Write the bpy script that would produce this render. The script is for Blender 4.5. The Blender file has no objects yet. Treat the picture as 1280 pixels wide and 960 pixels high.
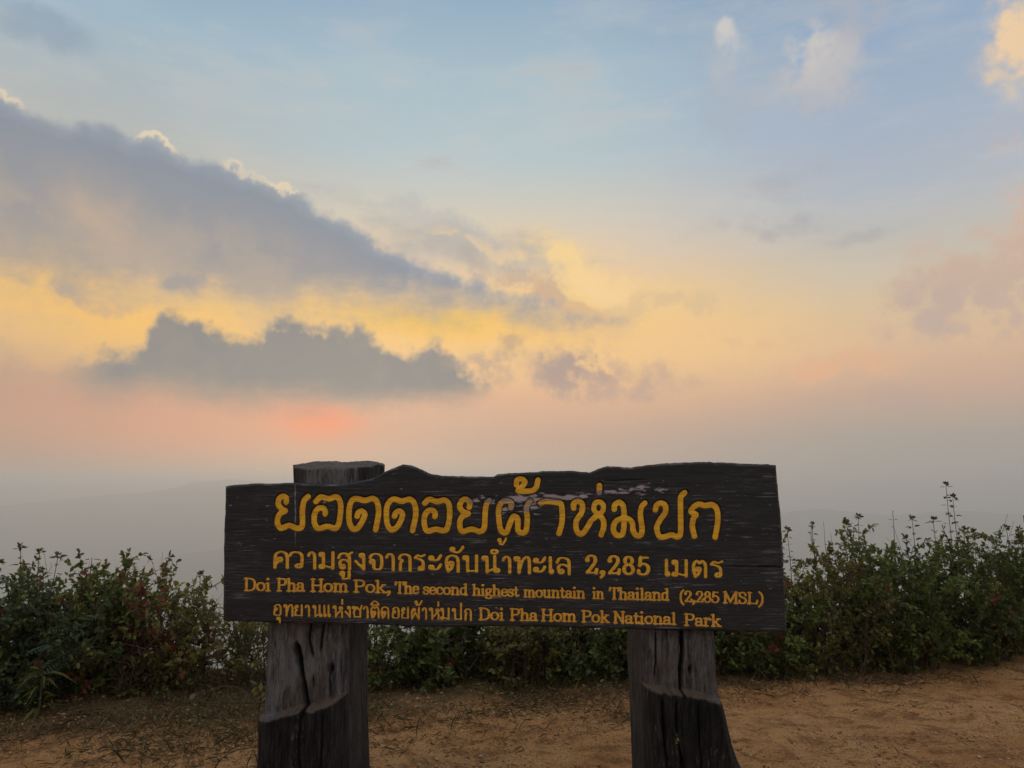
import bpy, math, random
import numpy as np

random.seed(7)
rng = np.random.default_rng(11)
R = math.radians
scene = bpy.context.scene
col = scene.collection

# ------------------------------------------------------------------ camera
F = 887.0                    # focal length in pixels of a 1280 px wide frame
PITCH = R(8.0)
EYE = 1.55
cd = bpy.data.cameras.new('camera')
cd.sensor_width = 36.0
cd.lens = 36.0 * F / 1280.0
cd.clip_start = 0.05
cd.clip_end = 120000.0
cam = bpy.data.objects.new('camera', cd)
cam.location = (0, 0, EYE)
cam.rotation_euler = (R(90) + PITCH, 0, 0)
col.objects.link(cam)
scene.camera = cam

# ------------------------------------------------------------------ colour management, cycles
scene.view_settings.view_transform = 'Standard'
scene.view_settings.look = 'None'
scene.view_settings.gamma = 1.0
scene.view_settings.exposure = 0.0
scene.view_settings.use_curve_mapping = False
scene.render.engine = 'CYCLES'
cy = scene.cycles
cy.use_denoising = True
cy.sample_clamp_indirect = 3.0
cy.denoiser = 'OPENIMAGEDENOISE'
cy.denoising_prefilter = 'NONE'
cy.max_bounces = 6
cy.diffuse_bounces = 3
cy.glossy_bounces = 2
cy.transmission_bounces = 3
cy.transparent_max_bounces = 4
cy.volume_bounces = 2
cy.use_light_tree = True


def lin(r, g, b):
    def f(c):
        c /= 255.0
        return c / 12.92 if c <= 0.04045 else ((c + 0.055) / 1.055) ** 2.4
    return (f(r), f(g), f(b), 1.0)


def pix_dir(px, py):
    a = (px - 640.0) / F
    b = (480.0 - py) / F
    return (a, math.cos(PITCH) - b * math.sin(PITCH), math.sin(PITCH) + b * math.cos(PITCH))


def azel(px, py):
    x, y, z = pix_dir(px, py)
    return math.degrees(math.atan2(x, y)), math.degrees(math.atan2(z, math.hypot(x, y)))


def at_depth(px, py, Y):
    x, y, z = pix_dir(px, py)
    k = Y / y
    return x * k, Y, EYE + z * k


def on_ground(px, py):
    x, y, z = pix_dir(px, py)
    k = -EYE / z
    return x * k, y * k


# ------------------------------------------------------------------ shader maths with Python operators
class NT:
    def __init__(self, tree):
        self.t = tree
        self.links = tree.links

    def new(self, kind, **kw):
        n = self.t.nodes.new(kind)
        for k, v in kw.items():
            setattr(n, k, v)
        return n

    def put(self, sock, v):
        if isinstance(v, S):
            self.links.new(v.s, sock)
        elif hasattr(v, 'is_output'):
            self.links.new(v, sock)
        else:
            sock.default_value = v

    def math(self, op, *a, clamp=False):
        n = self.new('ShaderNodeMath', operation=op, use_clamp=clamp)
        for i, v in enumerate(a):
            self.put(n.inputs[i], v)
        return S(self, n.outputs[0])

    def smooth(self, v, a, b, lo=0.0, hi=1.0):
        n = self.new('ShaderNodeMapRange', interpolation_type='SMOOTHSTEP')
        self.put(n.inputs[0], v)
        self.put(n.inputs[1], a); self.put(n.inputs[2], b)
        self.put(n.inputs[3], lo); self.put(n.inputs[4], hi)
        return S(self, n.outputs[0])

    def ramp(self, v, stops, interp='LINEAR'):
        n = self.new('ShaderNodeValToRGB')
        n.color_ramp.interpolation = interp
        e = n.color_ramp.elements
        while len(e) < len(stops):
            e.new(0.5)
        for el, (p, c) in zip(e, stops):
            el.position = p
            el.color = c
        self.put(n.inputs[0], v)
        return S(self, n.outputs[0])

    def curve(self, v, pts, x0, x1, y0, y1):
        t = (v - x0) * (1.0 / (x1 - x0))
        n = self.new('ShaderNodeFloatCurve')
        c = n.mapping.curves[0]
        P = [((x - x0) / (x1 - x0), (y - y0) / (y1 - y0)) for x, y in pts]
        P = sorted(P)
        if P[0][0] > 0: P.insert(0, (0.0, P[0][1]))
        if P[-1][0] < 1: P.append((1.0, P[-1][1]))
        while len(c.points) < len(P):
            c.points.new(0.5, 0.5)
        for q, p in zip(c.points, P):
            q.location = (min(max(p[0], 0), 1), min(max(p[1], 0), 1))
            q.handle_type = 'AUTO_CLAMPED'
        n.mapping.update()
        self.put(n.inputs['Value'], t)
        return S(self, n.outputs[0]) * (y1 - y0) + y0

    def mix(self, f, a, b, blend='MIX'):
        n = self.new('ShaderNodeMix', data_type='RGBA', blend_type=blend)
        n.clamp_factor = True
        self.put(n.inputs[0], f)
        self.put(n.inputs[6], a); self.put(n.inputs[7], b)
        return S(self, n.outputs[2])

    def noise(self, vec, scale, detail=4.0, rough=0.55, distort=0.0, out=0):
        n = self.new('ShaderNodeTexNoise', noise_dimensions='3D')
        self.put(n.inputs['Vector'], vec)
        n.inputs['Scale'].default_value = scale
        n.inputs['Detail'].default_value = detail
        n.inputs['Roughness'].default_value = rough
        n.inputs['Distortion'].default_value = distort
        return S(self, n.outputs[out])

    def mapping(self, vec, loc=(0, 0, 0), scale=(1, 1, 1), rot=(0, 0, 0)):
        n = self.new('ShaderNodeMapping')
        self.put(n.inputs[0], vec)
        n.inputs[1].default_value = loc
        n.inputs[2].default_value = rot
        n.inputs[3].default_value = scale
        return S(self, n.outputs[0])

    def xyz(self, vec):
        n = self.new('ShaderNodeSeparateXYZ')
        self.put(n.inputs[0], vec)
        return [S(self, o) for o in n.outputs]


class S:
    def __init__(self, nt, s):
        self.nt, self.s = nt, s
    def __add__(self, o): return self.nt.math('ADD', self, o)
    def __radd__(self, o): return self.nt.math('ADD', o, self)
    def __sub__(self, o): return self.nt.math('SUBTRACT', self, o)
    def __rsub__(self, o): return self.nt.math('SUBTRACT', o, self)
    def __mul__(self, o): return self.nt.math('MULTIPLY', self, o)
    def __rmul__(self, o): return self.nt.math('MULTIPLY', o, self)
    def __truediv__(self, o): return self.nt.math('DIVIDE', self, o)
    def exp(self): return self.nt.math('EXPONENT', self)
    def abs(self): return self.nt.math('ABSOLUTE', self)
    def max(self, o): return self.nt.math('MAXIMUM', self, o)
    def min(self, o): return self.nt.math('MINIMUM', self, o)
    def clamp(self): return self.nt.math('ADD', self, 0.0, clamp=True)


# ------------------------------------------------------------------ world: hazy sunset sky with cloud banks
SUN_AZ, SUN_EL = azel(425, 505)
world = bpy.data.worlds.new('World')
scene.world = world
world.use_nodes = True
wt = world.node_tree
wt.nodes.clear()
W = NT(wt)
tc = W.new('ShaderNodeTexCoord')
D = S(W, tc.outputs['Generated'])
dx, dy, dz = W.xyz(D)
DEG = 180.0 / math.pi
az = W.math('ARCTAN2', dx, dy) * DEG
el = W.math('ARCSINE', dz) * DEG

# direction noise that warps every cloud outline
nA = W.noise(D, 7.0, 6, 0.55)
nB = W.noise(W.mapping(D, loc=(5.2, 1.3, 8.8)), 9.0, 6, 0.6)
nC = W.noise(W.mapping(D, loc=(2.7, 7.1, 3.4)), 26.0, 5, 0.6)
nD = W.noise(W.mapping(D, loc=(9.7, 3.1, 6.4)), 64.0, 5, 0.6)


def vor(scale, loc):
    v = W.new('ShaderNodeTexVoronoi', feature='SMOOTH_F1')
    w_ = W.new('ShaderNodeVectorMath', operation='MULTIPLY_ADD')      # noise-warped lookup so that the lobes are uneven
    ncol = W.new('ShaderNodeTexNoise')
    W.put(ncol.inputs['Vector'], D); ncol.inputs['Scale'].default_value = scale * 0.9; ncol.inputs['Detail'].default_value = 4
    W.put(w_.inputs[0], ncol.outputs['Color']); w_.inputs[1].default_value = (0.9 / scale,) * 3
    W.put(w_.inputs[2], W.mapping(D, loc=loc))
    W.put(v.inputs['Vector'], w_.outputs[0])
    v.inputs['Scale'].default_value = scale
    v.inputs['Smoothness'].default_value = 0.25
    return S(W, v.outputs['Distance'])


lobes = (0.42 - vor(19.0, (0, 0, 0))) * 1.0 + (0.42 - vor(47.0, (3, 1, 2))) * 0.55 + (0.42 - vor(110.0, (6, 2, 5))) * 0.25
puff = lobes * 0.75 + (nD - 0.5) * 0.6 + (nB - 0.5) * 0.9
puff_old = ((nC - 0.5).abs() * -2.2 + 0.5) * 0.6 + (nD - 0.5) * 0.8 + (nB - 0.5) * 1.2      # billowing detail, about -0.5 .. 0.5
nS = W.noise(W.mapping(D, loc=(1.1, 4.3, 0.4), scale=(1.0, 1.0, 4.0), rot=(0, R(12), 0)), 6.0, 5, 0.6)


def E(t):                           # elevation (degrees) to ramp position
    return (t + 10.0) / 100.0


def elramp(rows):
    """rows: (picture row, colour); above the top row the sky goes on to the zenith"""
    st = [(E(azel(640, r)[1]), lin(*c)) for r, c in rows]
    st = sorted(st, key=lambda s: s[0])
    st += [(E(50), lin(190, 204, 220)), (E(68), lin(232, 236, 242))]
    return W.ramp((el + 10.0) * 0.01, st)


left = elramp([(0, (138, 168, 194)), (90, (160, 185, 201)), (280, (196, 188, 172)), (345, (244, 202, 136)), (400, (248, 202, 128)),
               (455, (224, 184, 136)), (510, (208, 158, 130)), (560, (190, 153, 130)), (620, (166, 150, 138)), (690, (155, 147, 140))])
mid = elramp([(0, (150, 177, 199)), (100, (173, 194, 204)), (200, (186, 201, 205)), (280, (219, 207, 186)), (340, (244, 206, 158)),
              (395, (253, 209, 128)), (450, (250, 202, 138)), (500, (228, 178, 142)), (550, (202, 166, 144)), (610, (184, 166, 150)), (690, (165, 156, 148))])
right = elramp([(0, (132, 158, 190)), (100, (150, 173, 199)), (200, (166, 181, 200)), (280, (180, 187, 196)), (345, (200, 193, 180)),
                (400, (216, 194, 162)), (450, (224, 188, 152)), (500, (208, 172, 148)), (550, (176, 164, 151)), (610, (160, 158, 152)), (690, (150, 150, 148))])
sky = W.mix(W.smooth(az, -34, -6), left, mid)
sky = W.mix(W.smooth(az, 2, 30), sky, right)
# unseen sky behind the camera, brightened to light the sign front and ground
back = W.ramp((el + 10.0) * 0.01, [(0.1, lin(206, 200, 196)), (0.35, lin(234, 235, 240)), (0.9, lin(236, 239, 245))])
sky = W.mix(W.smooth(az.abs(), 55, 110), sky, back)


def blob(px, py, wx, wy, warp=1.0, ang=0.0):
    """1 at the middle of a cloud, falling off; widths in picture pixels, outline warped by the direction noise"""
    a0, e0 = azel(px, py)
    k = 15.5                         # pixels per degree
    u = az - a0 + (nA - 0.5) * (warp * 6)
    v = el - e0 + (nB - 0.5) * (warp * 6)
    if ang:
        c, s = math.cos(R(ang)), math.sin(R(ang))
        u, v = u * c + v * s, v * c - u * s
    u = u * (k / wx); v = v * (k / wy)
    return ((u * u + v * v) * -1.0).exp()


def lump(px, py, wx, wy, warp=1.0, ang=0.0, k=2.8, lo=0.22, hi=0.95):
    g = blob(px, py, wx, wy, warp, ang)
    return W.smooth(g * (1.0 + puff * k), lo, hi)


def pts(lst):
    return [azel(*p) for p in lst]


def bank(top, bot, soft_top, soft_bot, warp_t, warp_b):
    t = W.curve(az, pts(top), -60, 60, -10, 50)
    b = W.curve(az, pts(bot), -60, 60, -10, 50)
    et = el + (nA - 0.5) * warp_t - puff * (warp_t * 0.75)
    eb = el + (nB - 0.5) * warp_b + (nS - 0.5) * warp_b + puff * (warp_b * 0.3)
    d = W.smooth(t - et, -soft_top * 0.3, soft_top) * W.smooth(eb - b, -soft_bot, soft_bot)
    return d, t - et, et - b


# thin veil of mottled high cloud everywhere
veil = W.smooth(nS, 0.42, 0.75)
sky = W.mix(veil * W.smooth(el, 8, 20) * 0.34, sky, lin(214, 208, 200))

# bright yellow gap under the big bank, and orange light either side
sky = W.mix(blob(560, 405, 190, 24, 0.7, -3) * 0.85, sky, lin(255, 198, 92))
sky = W.mix(blob(540, 398, 80, 13, 0.5, -3) * 0.85, sky, lin(255, 204, 70))
sky = W.mix(blob(130, 390, 190, 42, 1.0, -8) * 0.8, sky, lin(255, 198, 100))
sky = W.mix(blob(720, 335, 110, 26, 1.3, -18) * 0.6, sky, lin(252, 215, 142))
sky = W.mix(blob(840, 425, 200, 55, 1.0) * 0.6, sky, lin(253, 206, 140))
# the low red glow where the sun sinks behind the haze
sky = W.mix(blob(398, 530, 52, 20, 0.5) * 1.0, sky, lin(255, 136, 92))
sky = W.mix(blob(300, 545, 190, 40, 0.6) * 0.6, sky, lin(236, 160, 122))

# far streaks on the right of the bank
st = W.smooth(nS + blob(560, 300, 150, 36, 1.0, -12) * 0.5, 0.55, 0.95)
sky = W.mix(st * W.smooth(el, 15, 19) * W.smooth(az, 20, 4) * 0.7, sky, lin(172, 172, 172))
for (x, y, wx, wy, a_, f, c) in ((590, 300, 60, 9, -16, .5, (250, 214, 158)), (700, 325, 60, 14, -20, .75, (255, 218, 148)), (760, 345, 50, 12, -14, .6, (252, 214, 156)),
                                 (640, 345, 90, 10, -14, .55, (180, 168, 158)), (820, 375, 80, 9, -6, .4, (212, 184, 152)), (560, 275, 90, 12, -12, .4, (178, 182, 186)),
                                 (930, 425, 70, 10, -4, .4, (232, 186, 146)), (1050, 462, 40, 12, 0, .5, (244, 186, 140)), (110, 372, 70, 7, -10, .5, (206, 170, 132)), (330, 378, 90, 8, -4, .5, (255, 206, 118))):
    sky = W.mix(lump(x, y, wx * 1.3, wy * 1.4, 1.2, a_, k=2.2, lo=0.1, hi=0.9) * f, sky, lin(*c))
wisp = blob(700, 365, 130, 20, 1.6, -14)
sky = W.mix(W.smooth(wisp + (nC - 0.5) * 0.8, 0.35, 0.9) * 0.65, sky, lin(214, 176, 140))
for (x, y, wx, wy, f) in ((950, 283, 60, 11, 0.38), (1075, 293, 34, 7, 0.3), (975, 230, 45, 14, 0.22), (830, 480, 45, 10, 0.45), (1115, 505, 60, 12, 0.35)):
    sky = W.mix(lump(x, y, wx * 1.4, wy * 1.4, 0.9, k=1.2, lo=0.1, hi=1.0) * f, sky, lin(158, 158, 164) if y < 400 else lin(186, 164, 152))
sky = W.mix(W.smooth(blob(50, 38, 60, 22, 0.8), 0.3, 0.9) * 0.4, sky, lin(128, 148, 172))
sky = W.mix(W.smooth(blob(1060, 455, 90, 22, 1.2) + (nC - 0.5) * 0.5, 0.35, 0.9) * 0.4, sky, lin(236, 178, 140))

# big bank, upper left
dA, tA, bA = bank([(-250, 10), (-120, 70), (0, 112), (50, 136), (100, 150), (170, 166), (240, 190), (300, 206), (370, 236), (420, 266), (480, 302), (560, 336), (650, 366), (760, 392), (860, 420), (1000, 440)],
                  [(-250, 355), (0, 355), (120, 358), (250, 368), (350, 386), (450, 386), (560, 384), (650, 384), (720, 386), (800, 400), (900, 424), (1000, 450)], 0.8, 3.2, 1.5, 6.0)
lit = W.smooth(nB + (nC - 0.5) * 0.6, 0.42, 0.66)
cA = W.ramp(tA * 0.07, [(0.0, lin(156, 164, 174)), (0.1, lin(138, 146, 158)), (0.35, lin(152, 151, 154)), (0.7, lin(172, 160, 148)), (1.0, lin(202, 176, 140))])
cA = W.mix(lit * W.smooth(tA, 1.5, 7) * 0.55, cA, lin(184, 168, 152))
cA = W.mix(W.smooth(nA, 0.5, 0.72) * W.smooth(tA, 3.0, 8) * 0.5, cA, lin(138, 142, 150))
cA = W.mix(blob(140, 285, 60, 26, 1.5, -35) * 0.8, cA, lin(196, 172, 150))
sky = W.mix(dA * W.smooth(az, 16, 2) * 0.96, sky, cA)
# sunlit rims that follow its top edge where the low sun reaches round it
rimc = W.curve(az, [(azel(x, 200)[0], v) for x, v in ((-300, 0), (-40, .2), (0, .9), (22, .7), (40, .05), (150, .05), (172, .9), (195, 1.0), (216, .9), (232, .1), (265, .1), (290, .7), (325, .6), (350, .9), (368, .8), (388, .15), (440, .05), (520, 0))], -60, 60, 0, 1)
rt = (tA + puff * 0.7 - 0.02) * 3.0
rim = (rt * rt * -1.0).exp() * rimc
sky = W.mix(W.smooth(rim * (0.75 + nC * 0.5), 0.15, 1.0) * 0.62, sky, lin(250, 224, 182))

# lower grey bank
dB, tB, bB = bank([(-250, 440), (-60, 420), (30, 436), (60, 455), (120, 436), (176, 424), (194, 392), (215, 382), (240, 388), (262, 402), (290, 412), (325, 412), (348, 396), (385, 404), (425, 412), (450, 400), (478, 420), (530, 432), (580, 452), (612, 474), (640, 520), (800, 560)],
                  [(-250, 490), (0, 486), (70, 488), (200, 492), (300, 500), (420, 505), (520, 504), (590, 498), (640, 470), (800, 470)], 1.2, 1.8, 3.0, 2.6)
cB = W.ramp(tB * 0.12, [(0.0, lin(154, 148, 142)), (0.12, lin(128, 131, 133)), (0.6, lin(127, 129, 130)), (1.0, lin(158, 146, 138))])
cB = W.mix(W.smooth(nB, 0.45, 0.65) * 0.35, cB, lin(168, 154, 140))
sky = W.mix(dB * W.smooth(az, -33.5, -29.5, 0.25, 1.0) * 0.95, sky, cB)
# fragments right of it
for (x, y, wx, wy, f, c) in ((722, 458, 40, 26, 0.95, (178, 154, 144)), (610, 455, 40, 18, 0.7, (186, 160, 142)), (636, 424, 14, 9, 0.7, (196, 164, 132)),
                             (770, 478, 70, 16, 0.6, (196, 164, 146)), (70, 352, 22, 16, 0.6, (176, 160, 146)), (235, 345, 34, 9, 0.6, (148, 148, 154))):
    sky = W.mix(lump(x, y, wx * 1.35, wy * 1.35, 0.8, k=2.0, lo=0.12, hi=0.95) * f, sky, lin(*c))

# cumulus tops, upper right
for (x, y, wx, wy, f, c) in ((912, 105, 34, 46, 0.38, (172, 178, 190)), (1022, 96, 46, 44, 0.6, (184, 184, 190)), (1006, 62, 20, 18, 0.7, (218, 208, 198)), (1020, 84, 32, 26, 0.6, (204, 198, 194)), (1040, 108, 36, 22, 0.4, (186, 186, 192)), (904, 44, 9, 13, 0.75, (218, 210, 200)), (915, 56, 15, 10, 0.6, (206, 203, 200)), (908, 74, 22, 16, 0.45, (190, 192, 197)),
                             (1080, 12, 44, 26, 0.5, (178, 178, 184)), (1290, 34, 32, 46, 1.0, (240, 208, 168)), (1312, 300, 46, 80, 0.85, (218, 184, 162)), (1290, 350, 100, 62, 0.8, (210, 180, 160)), (1240, 372, 80, 40, 0.6, (202, 176, 160)),
                             (1262, 345, 62, 40, 0.7, (208, 180, 160)), (1190, 385, 50, 20, 0.6, (198, 174, 160)), (1265, 405, 40, 42, 0.55, (204, 178, 158))):
    sky = W.mix(lump(x, y, wx * 1.3, wy * 1.3, 0.7, k=1.7, lo=0.14, hi=0.9) * f, sky, lin(*c))

bg = W.new('ShaderNodeBackground')
W.put(bg.inputs['Color'], sky)
bg.inputs['Strength'].default_value = 1.0
nish = W.new('ShaderNodeTexSky', sky_type='NISHITA')
nish.sun_disc = False
nish.sun_elevation = R(SUN_EL)
nish.sun_rotation = R(SUN_AZ)
nish.altitude = 2285
nish.dust_density = 4.0
bgn = W.new('ShaderNodeBackground')
W.links.new(nish.outputs[0], bgn.inputs['Color'])
bgn.inputs['Strength'].default_value = 0.08
mx = W.new('ShaderNodeMixShader')
mx.inputs[0].default_value = 0.96
W.links.new(bgn.outputs[0], mx.inputs[1])
W.links.new(bg.outputs[0], mx.inputs[2])
out = W.new('ShaderNodeOutputWorld')
W.links.new(mx.outputs[0], out.inputs['Surface'])
world.cycles.sampling_method = 'MANUAL'
world.cycles.sample_map_resolution = 1024

# ------------------------------------------------------------------ sun, low and veiled
sd_ = bpy.data.lights.new('sun', 'SUN')
sd_.energy = 0.6
sd_.angle = R(14)
sd_.color = (1.0, 0.78, 0.55)
sun = bpy.data.objects.new('sun', sd_)
sun.rotation_euler = (R(90 - SUN_EL), 0, R(180 - SUN_AZ))
sun.location = (-3, 10, 6)
col.objects.link(sun)


# ------------------------------------------------------------------ noise in numpy
def _h(ix, iy, iz, seed):
    n = (ix.astype(np.int64) * 374761393 + iy.astype(np.int64) * 668265263 + iz.astype(np.int64) * 2147483647 + seed * 974711) & 0x7fffffff
    n = ((n ^ (n >> 13)) * 1274126177) & 0x7fffffff
    n = ((n ^ (n >> 16)) * 668265263) & 0x7fffffff
    return ((n ^ (n >> 15)) & 0xffff) / 65535.0


def vnoise(x, y, z=0.0, seed=0):
    x = np.asarray(x, float); y = np.asarray(y, float)
    z = np.zeros_like(x) + z
    y = y + np.zeros_like(x)
    ix, iy, iz = np.floor(x), np.floor(y), np.floor(z)
    fx, fy, fz = x - ix, y - iy, z - iz
    fx = fx * fx * (3 - 2 * fx); fy = fy * fy * (3 - 2 * fy); fz = fz * fz * (3 - 2 * fz)
    r = 0
    for a in (0, 1):
        for b in (0, 1):
            for c in (0, 1):
                w = (fx if a else 1 - fx) * (fy if b else 1 - fy) * (fz if c else 1 - fz)
                r = r + w * _h(ix + a, iy + b, iz + c, seed)
    return r * 2 - 1


def fbm(x, y, z=0.0, oct=4, seed=0, gain=0.5):
    s, a, f, t = 0, 1.0, 1.0, 0
    for o in range(oct):
        s = s + a * vnoise(np.asarray(x) * f, np.asarray(y) * f, np.asarray(z) * f, seed + o * 17)
        t += a; a *= gain; f *= 2.03
    return s / t


def sstep(v, a, b):
    t = np.clip((v - a) / (b - a), 0, 1)
    return t * t * (3 - 2 * t)


# ------------------------------------------------------------------ mesh helpers
def mesh_np(name, verts, faces_list, mats, smooth=True, parent=None, loc=(0, 0, 0), mat_idx=None, colors=None):
    """faces_list: list of (n, k) integer arrays"""
    me = bpy.data.meshes.new(name)
    verts = np.asarray(verts, np.float32)
    me.vertices.add(len(verts))
    me.vertices.foreach_set('co', verts.ravel())
    loops = np.concatenate([f.ravel() for f in faces_list]).astype(np.int32)
    sizes = np.concatenate([np.full(len(f), f.shape[1]) for f in faces_list]).astype(np.int32)
    starts = np.concatenate([[0], np.cumsum(sizes)[:-1]]).astype(np.int32)
    me.loops.add(len(loops))
    me.loops.foreach_set('vertex_index', loops)
    me.polygons.add(len(sizes))
    me.polygons.foreach_set('loop_start', starts)
    me.polygons.foreach_set('loop_total', sizes)
    if smooth:
        me.polygons.foreach_set('use_smooth', np.ones(len(sizes), bool))
    if mat_idx is not None:
        me.polygons.foreach_set('material_index', np.asarray(mat_idx, np.int32))
    for m in (mats if isinstance(mats, (list, tuple)) else [mats]):
        me.materials.append(m)
    if colors is not None:
        at = me.color_attributes.new('tint', 'FLOAT_COLOR', 'POINT')
        c4 = np.ones((len(verts), 4), np.float32)
        c4[:, :3] = colors
        at.data.foreach_set('color', c4.ravel())
    me.update()
    me.validate()
    o = bpy.data.objects.new(name, me)
    o.location = loc
    if parent is not None:
        o.parent = parent
    col.objects.link(o)
    return o


def grid_faces(nu, nv, wrap_u=False):
    """vertex index = j*nu+i"""
    i = np.arange(nu if wrap_u else nu - 1)
    j = np.arange(nv - 1)
    I, J = np.meshgrid(i, j)
    I2 = (I + 1) % nu
    return np.stack([J * nu + I, J * nu + I2, (J + 1) * nu + I2, (J + 1) * nu + I], -1).reshape(-1, 4)


def empty(name, loc):
    o = bpy.data.objects.new(name, None)
    o.location = loc
    o.empty_display_size = 0.2
    col.objects.link(o)
    return o


def tag(o, label=None, cat=None, group=None, kind=None):
    if label: o['label'] = label
    if cat: o['category'] = cat
    if group: o['group'] = group
    if kind: o['kind'] = kind
    return o


def material(name, rough=0.9, spec=0.2):
    m = bpy.data.materials.new(name)
    m.use_nodes = True
    t = m.node_tree
    t.nodes.clear()
    n = NT(t)
    b = n.new('ShaderNodeBsdfPrincipled')
    b.inputs['Roughness'].default_value = rough
    b.inputs['Specular IOR Level'].default_value = spec
    o = n.new('ShaderNodeOutputMaterial')
    n.links.new(b.outputs[0], o.inputs[0])
    c = n.new('ShaderNodeTexCoord')
    return m, n, b, S(n, c.outputs['Object']), o


def bump(n, b, h, strength, dist):
    k = n.new('ShaderNodeBump')
    k.inputs['Strength'].default_value = strength
    k.inputs['Distance'].default_value = dist
    n.put(k.inputs['Height'], h)
    n.links.new(k.outputs[0], b.inputs['Normal'])


# ------------------------------------------------------------------ ground
def yedge(x):
    return 6.75 + 0.24 * x + 0.25 * np.sin(x * 1.3)


def ground_h(x, y):
    x = np.asarray(x, float); y = np.asarray(y, float)
    near = 0.05 * fbm(x * 0.55, y * 0.55, 0, 3, 3) + 0.03 * fbm(x * 2.1, y * 2.1, 0, 3, 5) + 0.018 * fbm(x * 7, y * 7, 0, 4, 9) - 0.018 * sstep(fbm(x * 3.3, y * 3.3, 0, 2, 13), 0.25, 0.5)
    d = np.maximum(np.maximum(y - yedge(np.clip(x, -8, 14)), np.abs(x) - 26), -y - 24)
    d = np.maximum(d, 0)
    drop = 0.8 * d * d / (d + 1.6)
    drop = 820 * (1 - np.exp(-drop / 820))
    far = sstep(d, 20, 900)
    return near * (1 - far) - drop + 90 * far * fbm(x / 1300, y / 1300, 0, 5, 21)


angs = np.unique(np.concatenate([np.linspace(-50, 50, 460), np.linspace(50, 310, 120)]))[:-1]
rad = [0.35]
while rad[-1] < 27000:
    rad.append(rad[-1] * (1.0085 if rad[-1] < 12 else 1.04))
rad = np.array(rad)
A, Rr = np.meshgrid(np.radians(angs), rad)
gx, gy = Rr * np.sin(A), Rr * np.cos(A)
gz = ground_h(gx, gy)
gv = np.stack([gx.ravel(), gy.ravel(), gz.ravel()], 1)
na = len(angs)
gv = np.vstack([gv, [[0, 0, float(ground_h(0.0, 0.0))]]])
fan = np.stack([np.full(na, len(gv) - 1), (np.arange(na) + 1) % na, np.arange(na)], 1)

gm, n, b, O, _ = material('dirt', 0.95, 0.1)
Ox, Oy, Oz = n.xyz(O)
mott = n.noise(O, 0.9, 6, 0.6)
mott2 = n.noise(n.mapping(O, scale=(1.0, 1.6, 1.0)), 4.5, 9, 0.72)
fine = n.noise(O, 60, 6, 0.75)
c = n.mix(n.smooth(mott, 0.35, 0.65), (0.41, 0.190, 0.064, 1), (0.53, 0.285, 0.115, 1))
c = n.mix(n.smooth(mott2, 0.47, 0.62) * 0.85, c, (0.20, 0.090, 0.035, 1))
c = n.mix(n.smooth(mott2 + (fine - 0.5) * 0.5, 0.44, 0.30) * 0.7, c, (0.56, 0.35, 0.175, 1))
c = n.mix(n.smooth(fine, 0.5, 0.62) * 0.6, c, (0.15, 0.075, 0.035, 1))
c = n.mix(n.smooth(n.noise(O, 95, 3, 0.6), 0.58, 0.66) * 0.6, c, (0.58, 0.42, 0.26, 1))
# litter-darkened soil beneath the shrubs, then forest on the slopes beyond
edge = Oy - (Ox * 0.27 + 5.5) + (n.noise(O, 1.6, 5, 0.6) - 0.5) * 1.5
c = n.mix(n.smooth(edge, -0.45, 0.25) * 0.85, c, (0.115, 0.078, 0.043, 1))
c = n.mix(n.smooth(Oz, -0.6, -3.0), c, n.mix(n.noise(O, 0.02, 6, 0.6), (0.035, 0.05, 0.025, 1), (0.07, 0.08, 0.04, 1)))
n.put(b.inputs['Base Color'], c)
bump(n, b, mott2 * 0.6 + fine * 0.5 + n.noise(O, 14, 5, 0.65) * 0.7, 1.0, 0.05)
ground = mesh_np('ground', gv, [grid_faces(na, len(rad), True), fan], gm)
tag(ground, kind='structure')

# ------------------------------------------------------------------ far ridges
hm, n, b, O, _ = material('forest_far', 0.95, 0.05)
n.put(b.inputs['Base Color'], n.mix(n.noise(O, 0.012, 6, 0.65), (0.025, 0.04, 0.022, 1), (0.06, 0.07, 0.04, 1)))


def ridge(crest, dist, seed, rough):
    px = np.linspace(crest[0][0], crest[-1][0], 420)
    py = np.interp(px, [p[0] for p in crest], [p[1] for p in crest])
    py = py + rough * fbm(px / 60, px * 0, 0, 5, seed)
    P = np.array([at_depth(a, c2, dist) for a, c2 in zip(px, py)])
    nv = 41
    v = np.linspace(-1, 1, nv)
    V, I = np.meshgrid(v, np.arange(len(px)), indexing='ij')
    base = -900.0
    top = P[I, 2]
    x = P[I, 0] * (1 + 0.02 * V)
    y = dist + V * dist * 0.22
    z = base + (top - base) * (1 - np.abs(V) ** 1.15)
    z = z + (np.abs(V) > 0.02) * np.minimum(np.abs(V) * 4, 1) * 60 * (dist / 4000) * fbm(x / 300, y / 300, 0, 5, seed + 4) - np.abs(V) * 20
    o = mesh_np('hills', np.stack([x.ravel(), y.ravel(), z.ravel()], 1), [grid_faces(len(px), nv)], hm)
    return tag(o, kind='structure')


ridge([(-500, 650), (-100, 637), (0, 632), (60, 628), (110, 622), (160, 617), (205, 612), (240, 603), (290, 598), (340, 603), (420, 622), (520, 640), (650, 665), (900, 720)], 6000, 31, 3)
ridge([(-600, 730), (-150, 716), (0, 709), (130, 701), (200, 697), (280, 687), (340, 681), (440, 690), (600, 712), (760, 750)], 4000, 32, 4)
ridge([(640, 668), (800, 655), (930, 645), (980, 641), (1020, 637), (1060, 640), (1110, 645), (1160, 641), (1210, 639), (1280, 642), (1400, 648), (1700, 660)], 5200, 33, 3)
ridge([(800, 760), (950, 730), (1040, 712), (1120, 716), (1250, 705), (1400, 700), (1700, 720)], 5000, 34, 4)

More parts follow.
